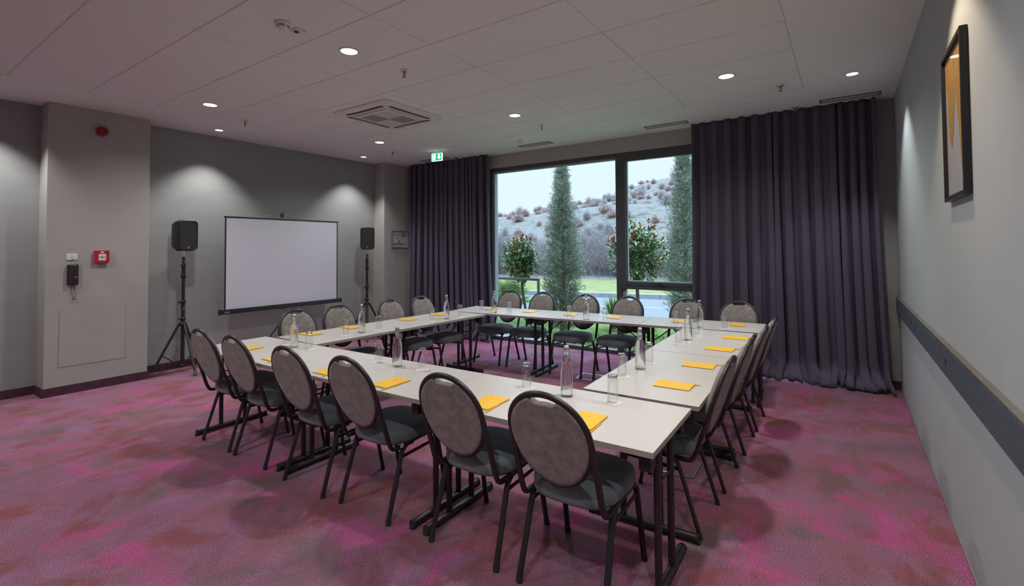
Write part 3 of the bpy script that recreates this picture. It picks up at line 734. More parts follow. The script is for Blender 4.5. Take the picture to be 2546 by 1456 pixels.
# ------------------------------------------------------------------ tables
def table(cx, cy, L, D, ang, label, inset=.052):
    t = empty('folding_table', (cx, cy, 0), ang); tag(t, label, 'table', 'greige folding tables set in a ring')
    b = MB(); b.box(-L/2+.001, -D/2, T_TOP-.0255, L/2-.001, D/2, T_TOP, .0015)
    for i, f in enumerate(b.f):
        zs = [b.v[k][2] for k in f]
        b.mi[i] = 0 if min(zs) > T_TOP-.0012 else 1
    b.build('tabletop', [M['laminate'], M['laminate_edge']], t)
    for s_ in (-1, 1):
        x = s_*(L/2-inset)
        b = MB(); b.box(x-.02, -D/2+.06, T_TOP-.065, x+.02, D/2-.06, T_TOP-.0265, .003)
        for yy in (-D/2+.045, D/2-.115): b.box(x-.026, yy, T_TOP-.105, x+.026, yy+.07, T_TOP-.0265, .004)
        b.build('mounting_beam', M['black_plastic'], t)
        for yy in (-.105, .105):
            b = MB(); b.tube([(x, yy, .03), (x, yy, T_TOP-.06)], .0175, n=14); b.build('leg', M['black_metal'], t)
        b = MB(); b.tube([(x, -D/2+.025, .026), (x, D/2-.025, .026)], .0215, n=16); fb = b.build('foot_bar', M['black_metal'], t)
        for yy in (-D/2+.024, D/2-.034):
            b = MB(); b.tube([(x, yy, .026), (x, yy+.012, .026)], .0235, n=16)
            b.box(x-.015, yy-.01, .0, x+.015, yy+.022, .012, .002); b.build('end_cap', M['rubber'], fb)
        b = MB(); b.tube(fillet([(x, 0, .50), (x-s_*.10, 0, .565), (x-s_*.28, 0, T_TOP-.03)], .05, 4), .006, n=8)
        b.tube([(x, -.105, .50), (x, .105, .50)], .006, n=8); b.build('folding_brace', M['black_metal'], t)
    return t
# near row
nA = R(1.25)
def near_y(x): return 1.876+.0218*(x+4.655)
for x0, x1, lab in ((-4.652, -3.325, 'greige folding table at the left end of the near row'),
                    (-3.325, -2.0, 'greige folding table in the middle of the near row'),
                    (-2.0, -.668, 'greige folding table at the right end of the near row, closest to the viewer')):
    cx = (x0+x1)/2; table(cx, near_y(cx)+.327, x1-x0, .652, nA, lab)
# left row (length along Y)
for y0, y1, xo, lab in ((2.566, 3.735, -4.195, 'nearer greige folding table of the left row, before the projection screen'),
                       (3.735, 4.928, -4.155, 'farther greige folding table of the left row, beside the left curtain')):
    table(xo, (y0+y1)/2, y1-y0, .66, R(90-1.9), lab, .04)
# right row
for y0, y1, xo, lab in ((2.648, 3.945, -1.005, 'nearer greige folding table of the right row'),
                       (3.945, 5.205, -1.055, 'farther greige folding table of the right row, towards the right curtain')):
    table(xo, (y0+y1)/2, y1-y0-.004, .66, R(90+2.2), lab)
# far row
fA = R(5.2)
def far_y(x): return 5.325+.091*(x+3.81)
for x0, x1, lab in ((-4.47, -3.235, 'greige folding table at the left end of the far row, before the left curtain'),
                   (-3.235, -1.915, 'greige folding table in the middle of the far row, before the large window pane'),
                   (-1.915, -.70, 'greige folding table at the right end of the far row')):
    cx = (x0+x1)/2; table(cx, far_y(cx), (x1-x0)/math.cos(fA)-.002, .65, fA, lab)

# ------------------------------------------------------------------ chairs
def make_chair(label):
    t = empty('banquet_chair', (0, 0, 0)); tag(t, label, 'chair', 'round backed banquet chairs around the tables')
    tilt = R(17.5); cz, cy_ = math.cos(tilt), -math.sin(tilt)
    O = Vector((0, .018, .452))
    def P(u, v_, w_=0):     # u lateral, v up the tilted back, w out of the back plane (towards the sitter)
        return O+Vector((u, v_*cy_+w_*cz, v_*cz-w_*cy_))
    # legs: each half of an inverted U tube at the side of the seat
    hw = .2075
    for s_ in (-1, 1):
        x = s_*hw
        back = fillet([(s_*.2175, 0, .008), (x, .125, .41), (x, .265, .422)], .06, 5)
        front = fillet([(s_*.2175, .49, .008), (x, .405, .425), (x, .265, .422)], .06, 5)
        for pts in (back, front):
            b = MB(); b.tube(pts, .016, .0115, n=10, ref=(1, 0, 0)); L = b.build('leg', M['black_metal'], t)
            b = MB(); p0, p1 = pts[0], pts[1]; b.tube([p0+Vector((0, 0, -.007)), p0.lerp(p1, .06)], .0175, .013, n=10, ref=(1, 0, 0)); b.build('rubber_foot', M['rubber'], L)
        b = MB(); b.tube([(s_*.209, .105, .345), (s_*.2085, .422, .362)], .0065, .011, n=8, ref=(1, 0, 0)); b.build('stretcher', M['black_metal'], t)
    b = MB(); b.tube([(-hw, .2, .405), (hw, .2, .405)], .009, n=8); b.tube([(-hw, .37, .408), (hw, .37, .408)], .009, n=8)
    b.build('seat_frame', M['black_metal'], t)
    # back hoop
    cv, a_, bt = .322, .2, .2
    hoop = [Vector((-.204, .16, .412)), Vector((-.206, .08, .408))]
    hoop = [(-.205, .20, .408), (-.206, .075, .408)]
    low = [P(-.2055, .0), P(-.2045, .1), P(-.201, .25)]
    arch = [P(-a_*math.cos(k/22*PI), cv+bt*math.sin(k/22*PI)) for k in range(23)]
    left = fillet([Vector(hoop[0]), Vector((-.206, .045, .404)), low[0], low[1]], .07, 6)[:-1]+low[1:]
    right = [Vector((-p.x, p.y, p.z)) for p in reversed(left)]
    b = MB(); b.tube(left+arch+right, .0125, .0155, n=10, ref=(0, cz, -cy_)); b.build('back_frame', M['black_metal'], t)
    # lower rim of the oval
    bb = .255
    rim = [P(-.196*math.cos(k/22*PI), cv-bb*math.sin(k/22*PI)) for k in range(23)]
    b = MB(); b.tube(rim, .0075, .010, n=8, ref=(0, cz, -cy_)); b.build('back_rim', M['black_metal'], t)
    # padded oval with a hand slot notched out of its top edge
    N = 64
    def outline(k):
        a = 2*PI*k/N
        u = .191*math.sin(a); vv = math.cos(a)*(.191 if math.cos(a) > 0 else .247)
        d = abs(u)
        if math.cos(a) > 0:
            vv -= .034*(1-smoothstep(.045, .075, d))
        return u, vv
    b = MB(); lay = [(-.011, .93), (-.013, 1.0), (.010, 1.0), (.026, .95), (.036, .82), (.041, .5), (.042, .0)]
    vs = []
    for w_, k in lay[:-1]:
        for i in range(N):
            u, vv = outline(i); vs.append(P(u*k, cv+vv*k, w_))
    nL = len(lay)-1
    fs = [(i*N+j, i*N+(j+1) % N, (i+1)*N+(j+1) % N, (i+1)*N+j) for i in range(nL-1) for j in range(N)]
    b.add(vs, fs, True)
    vs2 = vs[-N:]+[P(0, cv, .042)]; b.add(vs2, [(i, (i+1) % N, N) for i in range(N)], True)
    vs3 = vs[:N]+[P(0, cv, -.0105)]; b.add(vs3, [((i+1) % N, i, N) for i in range(N)], True)
    bo = b.build('backrest', M['taupe'], t)
    # seat cushion
    b = MB(); N = 48
    def seat_ol(k, g):
        a = 2*PI*k/N; e = 3.2
        c_, s_ = math.cos(a), math.sin(a)
        x = math.copysign(abs(c_)**(2/e), c_); y = math.copysign(abs(s_)**(2/e), s_)
        wd = .222+.006*y
        return x*wd*g, .262+y*.228*g
    lay = [(.412, .90), (.414, .965), (.428, 1.0), (.468, 1.0), (.484, .975), (.494, .91), (.499, .7), (.502, .35)]
    vs = []
    for z, g in lay:
        for k in range(N):
            x, y = seat_ol(k, g); vs.append((x, y, z+.004*math.sin((y-.05)*6)))
    nL = len(lay)
    fs = [(i*N+j, i*N+(j+1) % N, (i+1)*N+(j+1) % N, (i+1)*N+j) for i in range(nL-1) for j in range(N)]
    b.add(vs, fs, True); b.add(vs[-N:]+[(0, .262, .507)], [(i, (i+1) % N, N) for i in range(N)], True); b.add(vs[:N], [tuple(reversed(range(N)))])
    b.build('seat', M['charcoal'], t)
    return t
ORD = ['first', 'second', 'third', 'fourth', 'fifth', 'sixth']
CH = []
for i, x in enumerate([-4.224, -3.69, -2.987, -2.404, -1.656, -1.086]):
    y = [1.890, 1.885, 1.877, 1.904, 1.931, 1.932][i]
    lab = ['leftmost banquet chair on the near side, beside the left table end', 'second banquet chair from the left on the near side',
           'third banquet chair from the left on the near side', 'fourth banquet chair from the left on the near side, white tag under its seat',
           'fifth banquet chair from the left on the near side, left of the closest one', 'closest banquet chair, back turned, by the near right table corner'][i]
    CH.append((x, y, 0, lab))
for i, y in enumerate([2.975, 3.577, 4.268, 4.852]):
    CH.append(([-.676, -.670, -.660, -.655][i], y, PI/2, ['nearest banquet chair of the four along the right side, seen edge-on', 'second nearest banquet chair along the right side', 'third banquet chair along the right side', 'farthest banquet chair along the right side, nearest the right curtain'][i]))
for i, y in enumerate([2.88, 3.37, 4.10, 4.61]):
    CH.append(([-4.60, -4.585, -4.56, -4.53][i], y, -PI/2, ['banquet chair on the left side below the left part of the projection screen', 'banquet chair on the left side below the right corner of the projection screen',
               'banquet chair on the left side in front of the beige pier', 'banquet chair on the left side in front of the left curtain'][i]))
for i, x in enumerate([-4.085, -3.548, -2.88, -2.30, -1.575, -1.02]):
    CH.append((x, [5.775, 5.80, 5.80, 5.84, 5.90, 5.945][i], PI, ['banquet chair on the far side at the left edge of the window', 'banquet chair on the far side in front of the tall conifer',
               'banquet chair on the far side third from the left, before the large pane', 'banquet chair on the far side in front of the window mullion',
               'banquet chair on the far side at the inner edge of the right curtain', 'rightmost banquet chair on the far side, in front of the right curtain'][i]))
c0 = make_chair(CH[0][3]); c0.location = (CH[0][0], CH[0][1], 0)
allch = [c0]
for x, y, rz, lab in CH[1:]: allch.append(dup(c0, (x, y, 0), rz, lab))
b = MB(); b.box(-.0, -.012, -.012, .0015, .012, .012)
tg = b.build('care_tag', M['white_plastic'], allch[3]); tg.location = (.225, .1, .42)

# ------------------------------------------------------------------ bottles, glasses, doilies
def make_bottle(label):
    t = empty('water_bottle', (0, 0, T_TOP)); tag(t, label, 'bottle', 'swing top water bottles on the tables')
    Rb = .0345
    prof = [(0, .003), (.030, .001), (.0335, .004), (Rb, .010), (Rb, .135), (.0335, .150), (.0295, .175), (.0215, .202), (.0165, .222), (.0152, .245), (.0172, .247), (.0172, .253), (.0150, .256), (.0150, .266), (.0135, .268), (0, .268)]
    b = MB(); b.lathe(prof, 28)
    n0 = len(b.f)
    cav = [(0, .2005), (.0185, .2), (.0135, .223), (.0120, .262), (0, .263)]
    c_ = MB(); c_.lathe(cav, 28)
    o = b.build('body', M['bottle_glass'], t)
    bm = bmesh.new(); bm.from_mesh(o.data); c_v = [bm.verts.new(p) for p in c_.v]
    for f in c_.f:
        try: fc = bm.faces.new([c_v[i] for i in reversed(f)]); fc.smooth = True
        except Exception: pass
    bm.to_mesh(o.data); bm.free()
    b = MB(); b.lathe([(0, .008), (.029, .008), (.031, .014), (.031, .135), (.026, .172), (.0185, .198), (0, .1985)], 24); b.build('water', M['water'], t)
    b = MB(); b.lathe([(0, .264), (.0125, .266), (.0145, .270), (.0145, .280), (.011, .285), (0, .286)], 18); b.build('stopper', M['offwhite_plastic'], t)
    b = MB(); b.lathe([(.0150, .2655), (.0158, .267), (.0150, .2695)], 18); b.build('rubber_seal', M['brass'], t)
    b = MB()
    for s_ in (-1, 1):
        b.tube(fillet([(0, .0165*s_, .284), (0, .0178*s_, .278), (.002, .0185*s_, .25), (.012, .019*s_, .236), (.014, .0185*s_, .225)], .008, 3), .0011, n=5)
    b.tube([(.014, -.0185, .225), (.021, -.012, .226), (.0235, 0, .227), (.021, .012, .226), (.014, .0185, .225)], .0011, n=5)
    b.tube([(0, -.0165, .2845), (0, .0165, .2845)], .0011, n=5)
    b.build('wire_bail', M['alu'], t)
    return t
def make_glass(label):
    t = empty('water_glass', (0, 0, T_TOP)); tag(t, label, 'glass', 'upturned water glasses on doilies')
    b = MB()   # upturned: thick base on top, mouth down
    b.lathe([(.0300, .0025), (.0269, .138), (.0256, .1378), (.0287, .0025)], 28, closed=True)
    b.build('bowl', M['tumbler_glass'], t, fixn=False)
    b = MB(); b.lathe([(0, .1335), (.0235, .1345), (.0256, .1376), (.0269, .1382), (.0266, .1475), (.0252, .1508), (.018, .1512), (.012, .1495), (0, .149)], 28); b.build('thick_base', M['base_glass'], t)
    return t
def make_doily(label):
    o_ = MB(); n = 56
    rim = [(.046+.0016*math.cos(14*2*PI*k/n))for k in range(n)]
    vs = [(.0, .0, .0022)]+[(.032*math.cos(2*PI*k/n), .032*math.sin(2*PI*k/n), .0018) for k in range(n)]+[(rim[k]*math.cos(2*PI*k/n), rim[k]*math.sin(2*PI*k/n), .0022) for k in range(n)]+[(rim[k]*math.cos(2*PI*k/n), rim[k]*math.sin(2*PI*k/n), .0006) for k in range(n)]
    fs = [(0, 1+k, 1+(k+1) % n) for k in range(n)]
    for a in (1, 1+n): fs += [(a+k, a+n+k, a+n+(k+1) % n, a+(k+1) % n) for k in range(n)]
    fs.append(tuple(1+2*n+k for k in reversed(range(n))))
    o_.add(vs, fs, False); o = o_.build('paper_doily', M['doily']); o.location = (0, 0, T_TOP)
    return tag(o, label, 'doily', 'white paper doilies under the glasses')
BOT = {'nA': (-3.936, 2.386, 'left bottle of the near row'), 'nB': (-2.661, 2.403, 'middle bottle of the near row'), 'nC': (-1.316, 2.447, 'right bottle of the near row'),
       'lA': (-4.043, 3.178, 'nearer bottle of the left row'), 'lB': (-3.97, 4.362, 'farther bottle of the left row'),
       'fA': (-3.804, 5.10, 'left bottle of the far row'), 'fB': (-2.518, 5.177, 'middle bottle of the far row'), 'fC': (-1.274, 5.311, 'right bottle of the far row'),
       'rA': (-1.184, 3.27, 'nearer bottle of the right row'), 'rB': (-1.191, 4.535, 'farther bottle of the right row')}
GL = {'nA1': (-4.099, 2.413), 'nA2': (-3.738, 2.399), 'nB1': (-2.882, 2.42), 'nB2': (-2.434, 2.427), 'nC1': (-1.593, 2.456), 'nC2': (-1.052, 2.478),
      'lA1': (-4.054, 3.0), 'lA2': (-4.014, 3.369), 'lB1': (-3.975, 4.12), 'lB2': (-3.926, 4.557), 'fA1': (-4.025, 5.077), 'fA2': (-3.551, 5.046),
      'fB1': (-2.746, 5.15), 'fB2': (-2.295, 5.176), 'fC1': (-1.522, 5.276), 'fC2': (-1.042, 5.322), 'rA1': (-1.212, 3.01), 'rA2': (-1.19, 3.47), 'rB1': (-1.208, 4.291), 'rB2': (-1.181, 4.762)}
b0 = g0 = dd = None
rnd = random.Random(3)
for k, (x, y, ds) in BOT.items():
    lab = 'clear swing top water bottle, the '+ds
    a = rnd.uniform(-.5, .8)
    if b0 is None: b0 = make_bottle(lab); b0.location = (x, y, T_TOP); b0.rotation_euler = (0, 0, a)
    else: dup(b0, (x, y, T_TOP), a, lab)
for k, (x, y) in GL.items():
    if k[0] == 'f': y += .035
    ds = BOT[k[:2]][2]; row = k[0]; n1 = k[2] == '1'
    side = (('left' if n1 else 'right') if row in 'nf' else ('near' if n1 else 'far'))
    lab = 'upturned water glass on the %s side of the %s' % (side, ds); lab2 = 'white paper doily under the %s glass beside the %s' % (side, ds)
    if g0 is None: g0 = make_glass(lab); g0.location = (x, y, T_TOP); dd = make_doily(lab2); dd.location = (x, y, T_TOP)
    else: dup(g0, (x, y, T_TOP), rnd.uniform(0, 3), lab); dup(dd, (x, y, T_TOP), rnd.uniform(0, 3), lab2)

# ------------------------------------------------------------------ notebooks and pencils (local: reader sits at -Y)
def make_notebook(label):
    t = empty('notebook', (0, 0, T_TOP)); tag(t, label, 'notebook', 'yellow notebooks on the tables')
    W, L = .145, .212
    def sheet(z0, z1, inset, m_, name, bow):
        b = MB(); nu, nv = 10, 6
        top = lambda u, v_: (-(W/2-inset)+(W-2*inset)*u, -(L/2-inset)+(L-2*inset)*v_, z1+bow*(1-(2*u-1)**2)*.6+bow*.5*max(0, 2*u-1.2))
        bot = lambda u, v_: (-(W/2-inset)+(W-2*inset)*u, -(L/2-inset)+(L-2*inset)*v_, z0+max(0, bow*(1-(2*u-1)**2)*.6+bow*.5*max(0, 2*u-1.2))*(1 if z0 > .003 else 0))
        vs = [top(i/nu, j/nv) for j in range(nv+1) for i in range(nu+1)]+[bot(i/nu, j/nv) for j in range(nv+1) for i in range(nu+1)]
        n = (nu+1)*(nv+1); q = lambda i, j: j*(nu+1)+i
        fs = [(q(i, j), q(i+1, j), q(i+1, j+1), q(i, j+1)) for j in range(nv) for i in range(nu)]
        fs += [tuple(n+k for k in reversed(f)) for f in fs]
        for i in range(nu): fs += [(q(i, 0), n+q(i, 0), n+q(i+1, 0), q(i+1, 0)), (q(i+1, nv), n+q(i+1, nv), n+q(i, nv), q(i, nv))]
        for j in range(nv): fs += [(q(0, j+1), n+q(0, j+1), n+q(0, j), q(0, j)), (q(nu, j), n+q(nu, j), n+q(nu, j+1), q(nu, j+1))]
        b.add(vs, fs, False); return b.build(name, m_, t)
    sheet(.0004, .0010, 0, M['yellow'], 'back_cover', 0)
    sheet(.0010, .0048, .002, M['paper'], 'pages', .004)
    sheet(.0050, .0058, 0, M['yellow'], 'front_cover', .005)
    b = MB()
    for yy, ws in ((.046, (.002, .004, .002, .003)), (.0405, (.004, .002, .004))):
        x = -.010
        for w_ in ws: b.box(x, yy, .0066, x+w_, yy+.0017, .0092); x += w_+.0026
    b.build('printed_mark', M['dark_print'], t)
    return t
def make_pencil(label):
    t = empty('pencil', (0, 0, T_TOP)); tag(t, label, 'pencil', 'yellow pencils beside the notebooks')
    b = MB(); b.tube([(0, -.075, .0038), (0, .055, .0038)], .0038, n=6); b.build('shaft', M['pencil_yellow'], t)
    b = MB(); b.tube([(0, .055, .0038), (0, .068, .0038)], .0036, n=8, radii=[1, .3]); b.build('sharpened_wood', M['pencil_wood'], t)
    b = MB(); b.tube([(0, .068, .0038), (0, .072, .0038)], .0011, n=6, radii=[1, .3]); b.build('lead', M['rubber'], t)
    b = MB(); b.tube([(0, -.0755, .0038), (0, -.075, .0038)], .0024, n=6); b.build('end_face', M['pencil_wood'], t)
    return t
NB = [(-4.195, 2.115, 0, 'near row, before the leftmost chair'), (-3.64, 2.085, 0, 'near row, before the second chair from the left'), (-2.94, 2.065, 0, 'near row, before the third chair from the left'),
      (-2.362, 2.078, 0, 'near row, before the fourth chair from the left'), (-1.615, 2.105, 0, 'near row, before the fifth chair from the left'), (-1.052, 2.148, 0, 'near row, before the closest chair'),
      (-.873, 2.985, 1, 'right row, closest to the near corner'), (-.870, 3.585, 1, 'right row, second nearest'), (-.863, 4.25, 1, 'right row, third from the near end'), (-.850, 4.85, 1, 'right row, farthest from the viewer'),
      (-4.40, 2.85, 3, 'left row, before the first chair from the near end'), (-4.40, 3.32, 3, 'left row, before the second chair from the near end'), (-4.31, 4.05, 3, 'left row, before the chair at the beige pier'), (-4.28, 4.58, 3, 'left row, before the chair at the left curtain'),
      (-4.045, 5.39, 2, 'far row, leftmost one'), (-3.462, 5.445, 2, 'far row, second from the left'), (-2.862, 5.465, 2, 'far row, third from the left'), (-2.297, 5.51, 2, 'far row, fourth from the left'),
      (-1.565, 5.605, 2, 'far row, at the inner edge of the right curtain'), (-.968, 5.68, 2, 'far row, rightmost one')]
n0 = p0 = None
for i, (x, y, q, ds) in enumerate(NB):
    rz = q*PI/2+rnd.uniform(-.05, .05)+(R(5) if q == 2 else 0)
    lab = 'yellow notebook, '+ds; lab2 = 'yellow pencil along the notebook, '+ds
    if n0 is None: n0 = make_notebook(lab); n0.location = (x, y, T_TOP); n0.rotation_euler = (0, 0, rz)
    else: dup(n0, (x, y, T_TOP), rz, lab)
    d = Matrix.Rotation(rz, 3, 'Z') @ Vector((.0775, -.062, 0)); a = rz+rnd.uniform(-.06, .06)
    if p0 is None: p0 = make_pencil(lab2); p0.location = (x+d.x, y+d.y, T_TOP); p0.rotation_euler = (0, 0, a)
    else: dup(p0, (x+d.x, y+d.y, T_TOP), a, lab2)

# floor boxes in the carpet
def floorbox(x, y, a, label):
    t = empty('floor_box', (x, y, 0), a); tag(t, label, 'floor box', 'carpeted floor boxes')
    b = MB(); s_, w_ = .14, .012
    for q in ((-s_, -s_, s_, -s_+w_), (-s_, s_-w_, s_, s_), (-s_, -s_+w_, -s_+w_, s_-w_), (s_-w_, -s_+w_, s_, s_-w_)): b.box(q[0], q[1], 0.0005, q[2], q[3], .004, .001)
    b.build('metal_frame', M['alu'], t)
    b = MB(); b.box(-s_+w_+.002, -s_+w_+.002, .0005, s_-w_-.002, s_-w_-.002, .003); b.build('carpet_lid', M['carpet'], t)
    b = MB(); b.box(-.02, s_-.03, .003, .02, s_-.016, .0045); b.build('cable_flap', M['alu'], t)
floorbox(-2.61, 5.455, R(6), 'metal framed floor box in the carpet inside the table ring')
floorbox(-1.03, 3.58, R(3), 'metal framed floor box under the right row of tables')

# ------------------------------------------------------------------ outdoors
GZ = -.10
A11 = R(11)
E1 = Vector((math.cos(A11), math.sin(A11), 0)); N1 = Vector((-math.sin(A11), math.cos(A11), 0))
def EN(e, n, z=0): return E1*e+N1*n+Vector((0, 0, z))
def strip(name, n0_, n1_, z0, z1, m_, e0=-70, e1=40, seg=60, zf=None):
    b = MB(); b.grid(seg, 6, lambda u, v_: tuple(EN(e0+(e1-e0)*u, n0_+(n1_-n0_)*v_, z0+(z1-z0)*v_+(zf(u, v_) if zf else 0))))
    return struct(b.build(name, m_))
M['rail_grey'] = mat('grey_painted_rail', (.16, .185, .20), .45)
M['lawn'] = mottled('lawn', (0.081, 0.143, 0.019), (0.143, 0.205, 0.037), 5, .9, .6, 60, .03)
M['verge'] = mottled('verge_grass', (0.133, 0.149, 0.039), (0.200, 0.193, 0.061), 2.2, .9, .6, 40, .03)
M['asphalt'] = mottled('asphalt', (0.124, 0.130, 0.140), (0.149, 0.155, 0.164), 60, .85)
M['kerb'] = mottled('concrete_kerb', (0.215, 0.221, 0.221), (0.260, 0.267, 0.267), 8, .8)
M['paint'] = mat('road_paint', (0.403, 0.416, 0.429), .7)
M['paving'] = mottled('terrace_paving', (0.252, 0.270, 0.288), (0.300, 0.318, 0.336), 9, .7)
b = MB(); b.grid(40, 20, lambda u, v_: (-22+34*u, 7.02+(3.6+.191*(-22+34*u+5))*v_, GZ+.02*math.sin(9*u)*math.sin(5*v_)-.05*v_)); struct(b.build('ground_lawn', M['lawn']))
RZ = -.17
strip('ground_road', 10.2, 17.15, RZ, RZ, M['asphalt'])
strip('trim_road_line', 14.5, 14.6, RZ+.006, RZ+.006, M['paint'])
b = MB()
for k in range(-40, 16):
    c0_ = EN(k*1.0+.01, 17.15); c1_ = EN(k*1.0+.99, 17.15)
    p = [EN(k+.008, 17.15), EN(k+.992, 17.15), EN(k+.992, 17.5), EN(k+.008, 17.5)]
    vs = [(q.x, q.y, RZ) for q in p]+[(q.x, q.y, RZ+.15) for q in p]
    b.add(vs, [(4, 5, 6, 7), (0, 1, 5, 4), (1, 2, 6, 5), (2, 3, 7, 6), (3, 0, 4, 7)])
struct(b.build('trim_kerb', M['kerb']))
strip('ground_verge', 17.5, 23.2, RZ+.15, .10, M['verge'])
# hill
def crest(e): return 14.0+.215*(e+7.7)
rh = random.Random(8)
waves = [(rh.uniform(.05, .5), rh.uniform(.05, .5), rh.uniform(0, 6), rh.uniform(.05, .3)) for _ in range(14)]
def hill_z(e, n):
    t = (n-23)/67.0
    base = crest(e)*(t**1.05 if t > 0 else 0)
    if t > 1: base = crest(e)*(1+.02*(t-1))
    return .1+base+sum(a*math.sin(fe*e*.7+fn_*n*.7+ph_) for fe, fn_, ph_, a in waves)*min(1, max(0, t*3))
m = mat('dry_hill_grass', (.3, .28, .22), .95)
v = coords(m, (1, 1, 2.5))
c = ramp(m, noise(m, v, .9, 10, .85, .5), [(.38, (0.069, 0.066, 0.072)), (.46, (0.161, 0.150, 0.144)), (.53, (0.276, 0.250, 0.192)), (.60, (0.129, 0.125, 0.132)), (.68, (0.267, 0.260, 0.264))])
f = ramp(m, noise(m, v, 1.9, 6, .8), [(.52, (0, 0, 0)), (.62, (.75, .75, .75))])
setcol(m, mix(m, f, c, (0.259, 0.253, 0.253))); bump(m, noise(m, v, 2.5, 5, .7), .9, .5); M['hill'] = m
b = MB(); b.grid(120, 70, lambda u, v_: (lambda e, n: tuple(EN(e, n, hill_z(e, n))))(-75+110*u, 23+80*v_)); struct(b.build('ground_hill', M['hill']))

def leaf_mat(name, stops, rough=.5, spec=.4, scale=3.0):
    m = mat(name, stops[0][1], rough, 0, spec)
    n, l, bb = NT(m); oi = n.new('ShaderNodeObjectInfo')
    setcol(m, ramp(m, noise(m, coords(m), scale, 2), stops)); return m
M['bark'] = mottled('bark', (.10, .075, .06), (.16, .125, .10), 20, .9)
M['juniper'] = leaf_mat('juniper_foliage', [(.3, (0.230, 0.264, 0.204)), (.55, (0.315, 0.348, 0.272)), (.75, (0.391, 0.408, 0.306))], .8, .15, 4)
M['leaf_green'] = leaf_mat('glossy_green_leaf', [(.3, (0.111, 0.178, 0.076)), (.55, (0.170, 0.246, 0.102)), (.8, (0.272, 0.323, 0.093))], .25, .7, 6)
M['leaf_red'] = leaf_mat('young_red_leaf', [(.3, (0.310, 0.099, 0.043)), (.6, (0.372, 0.161, 0.056)), (.8, (0.310, 0.223, 0.056))], .4, .5, 8)
M['palm'] = leaf_mat('palm_leaf', [(.3, (.13, .23, .05)), (.7, (.24, .34, .09))], .5, .4, 5)
M['scrub_grey'] = leaf_mat('grey_scrub', [(.3, (.30, .265, .27)), (.55, (.39, .345, .345)), (.8, (.47, .40, .385))], .9, .1, .6)
M['twig'] = leaf_mat('bare_twigs', [(.3, (0.186, 0.164, 0.164)), (.55, (0.248, 0.217, 0.214)), (.8, (0.310, 0.264, 0.254))], .9, .1, .8)
M['scrub'] = leaf_mat('dry_scrub', [(.3, (.31, .24, .23)), (.55, (.42, .31, .275)), (.8, (.50, .33, .26))], .9, .1, .6)

def conifer(x, y, hgt, rad, seed, label):
    rnd = random.Random(seed)
    t = empty('conifer_tree', (x, y, GZ)); tag(t, label, 'tree', 'tall conifers outside the window')
    b = MB(); b.tube([(0, 0, 0), (.02, .01, hgt*.4), (0, 0, hgt*.98)], .07, n=8, radii=[1, .6, .12]); b.build('trunk', M['bark'], t)
    def prof(h):     # 0..1
        if h < .35: return .62+.38*(h/.35)**.8
        return max(.02, 1.0*(1-((h-.35)/.65)**1.05))
    b = MB(); br = MB()
    for i in range(1500):
        h = rnd.random()**.85*.985+.01; a = rnd.uniform(0, 2*PI)
        rr_ = rad*prof(h)*(rnd.uniform(.35, 1.0)**.6)*rnd.uniform(.85, 1.08)
        tip = Vector((math.cos(a)*rr_, math.sin(a)*rr_, h*hgt*.965+.25*rr_))
        root = Vector((0, 0, max(.05, h*hgt-.35*rr_)))
        if i % 3 == 0: br.tube([root, root.lerp(tip, .6)+Vector((0, 0, -.03)), tip], .006, n=4, radii=[1.3, .8, .3])
        m_ = 15
        for k in range(m_):
            s_ = rnd.uniform(.35, 1.0); p = root.lerp(tip, s_)+Vector((rnd.gauss(0, .045), rnd.gauss(0, .045), rnd.gauss(0, .05)))
            d = (Vector((math.cos(a), math.sin(a), .9))+Vector((rnd.gauss(0, .5), rnd.gauss(0, .5), rnd.gauss(0, .35)))).normalized()
            L = rnd.uniform(.04, .09); sd = d.cross(Vector((rnd.gauss(0, 1), rnd.gauss(0, 1), rnd.gauss(0, 1)))).normalized()*rnd.uniform(.004, .0075)
            q = p+d*L
            for c2, w2 in ((.0, 1), (.45, .8)):
                dd_ = (d+sd.normalized()*rnd.uniform(-.8, .8)).normalized()
                p2 = p+d*L*c2
                b.add([p2-sd*.4, p2+dd_*L*.4-sd, p2+dd_*L*.8, p2+dd_*L*.4+sd], [(0, 1, 2, 3)])
    b.build('foliage', M['juniper'], t, fixn=False); br.build('branches', M['bark'], t, fixn=False)
conifer(-4.78, 8.75, 3.45, .50, 21, 'tall grey-green columnar conifer outside the large window pane')
conifer(-2.6, 9.75, 4.0, .47, 22, 'tall grey-green conifer outside the right pane, partly behind the curtain')

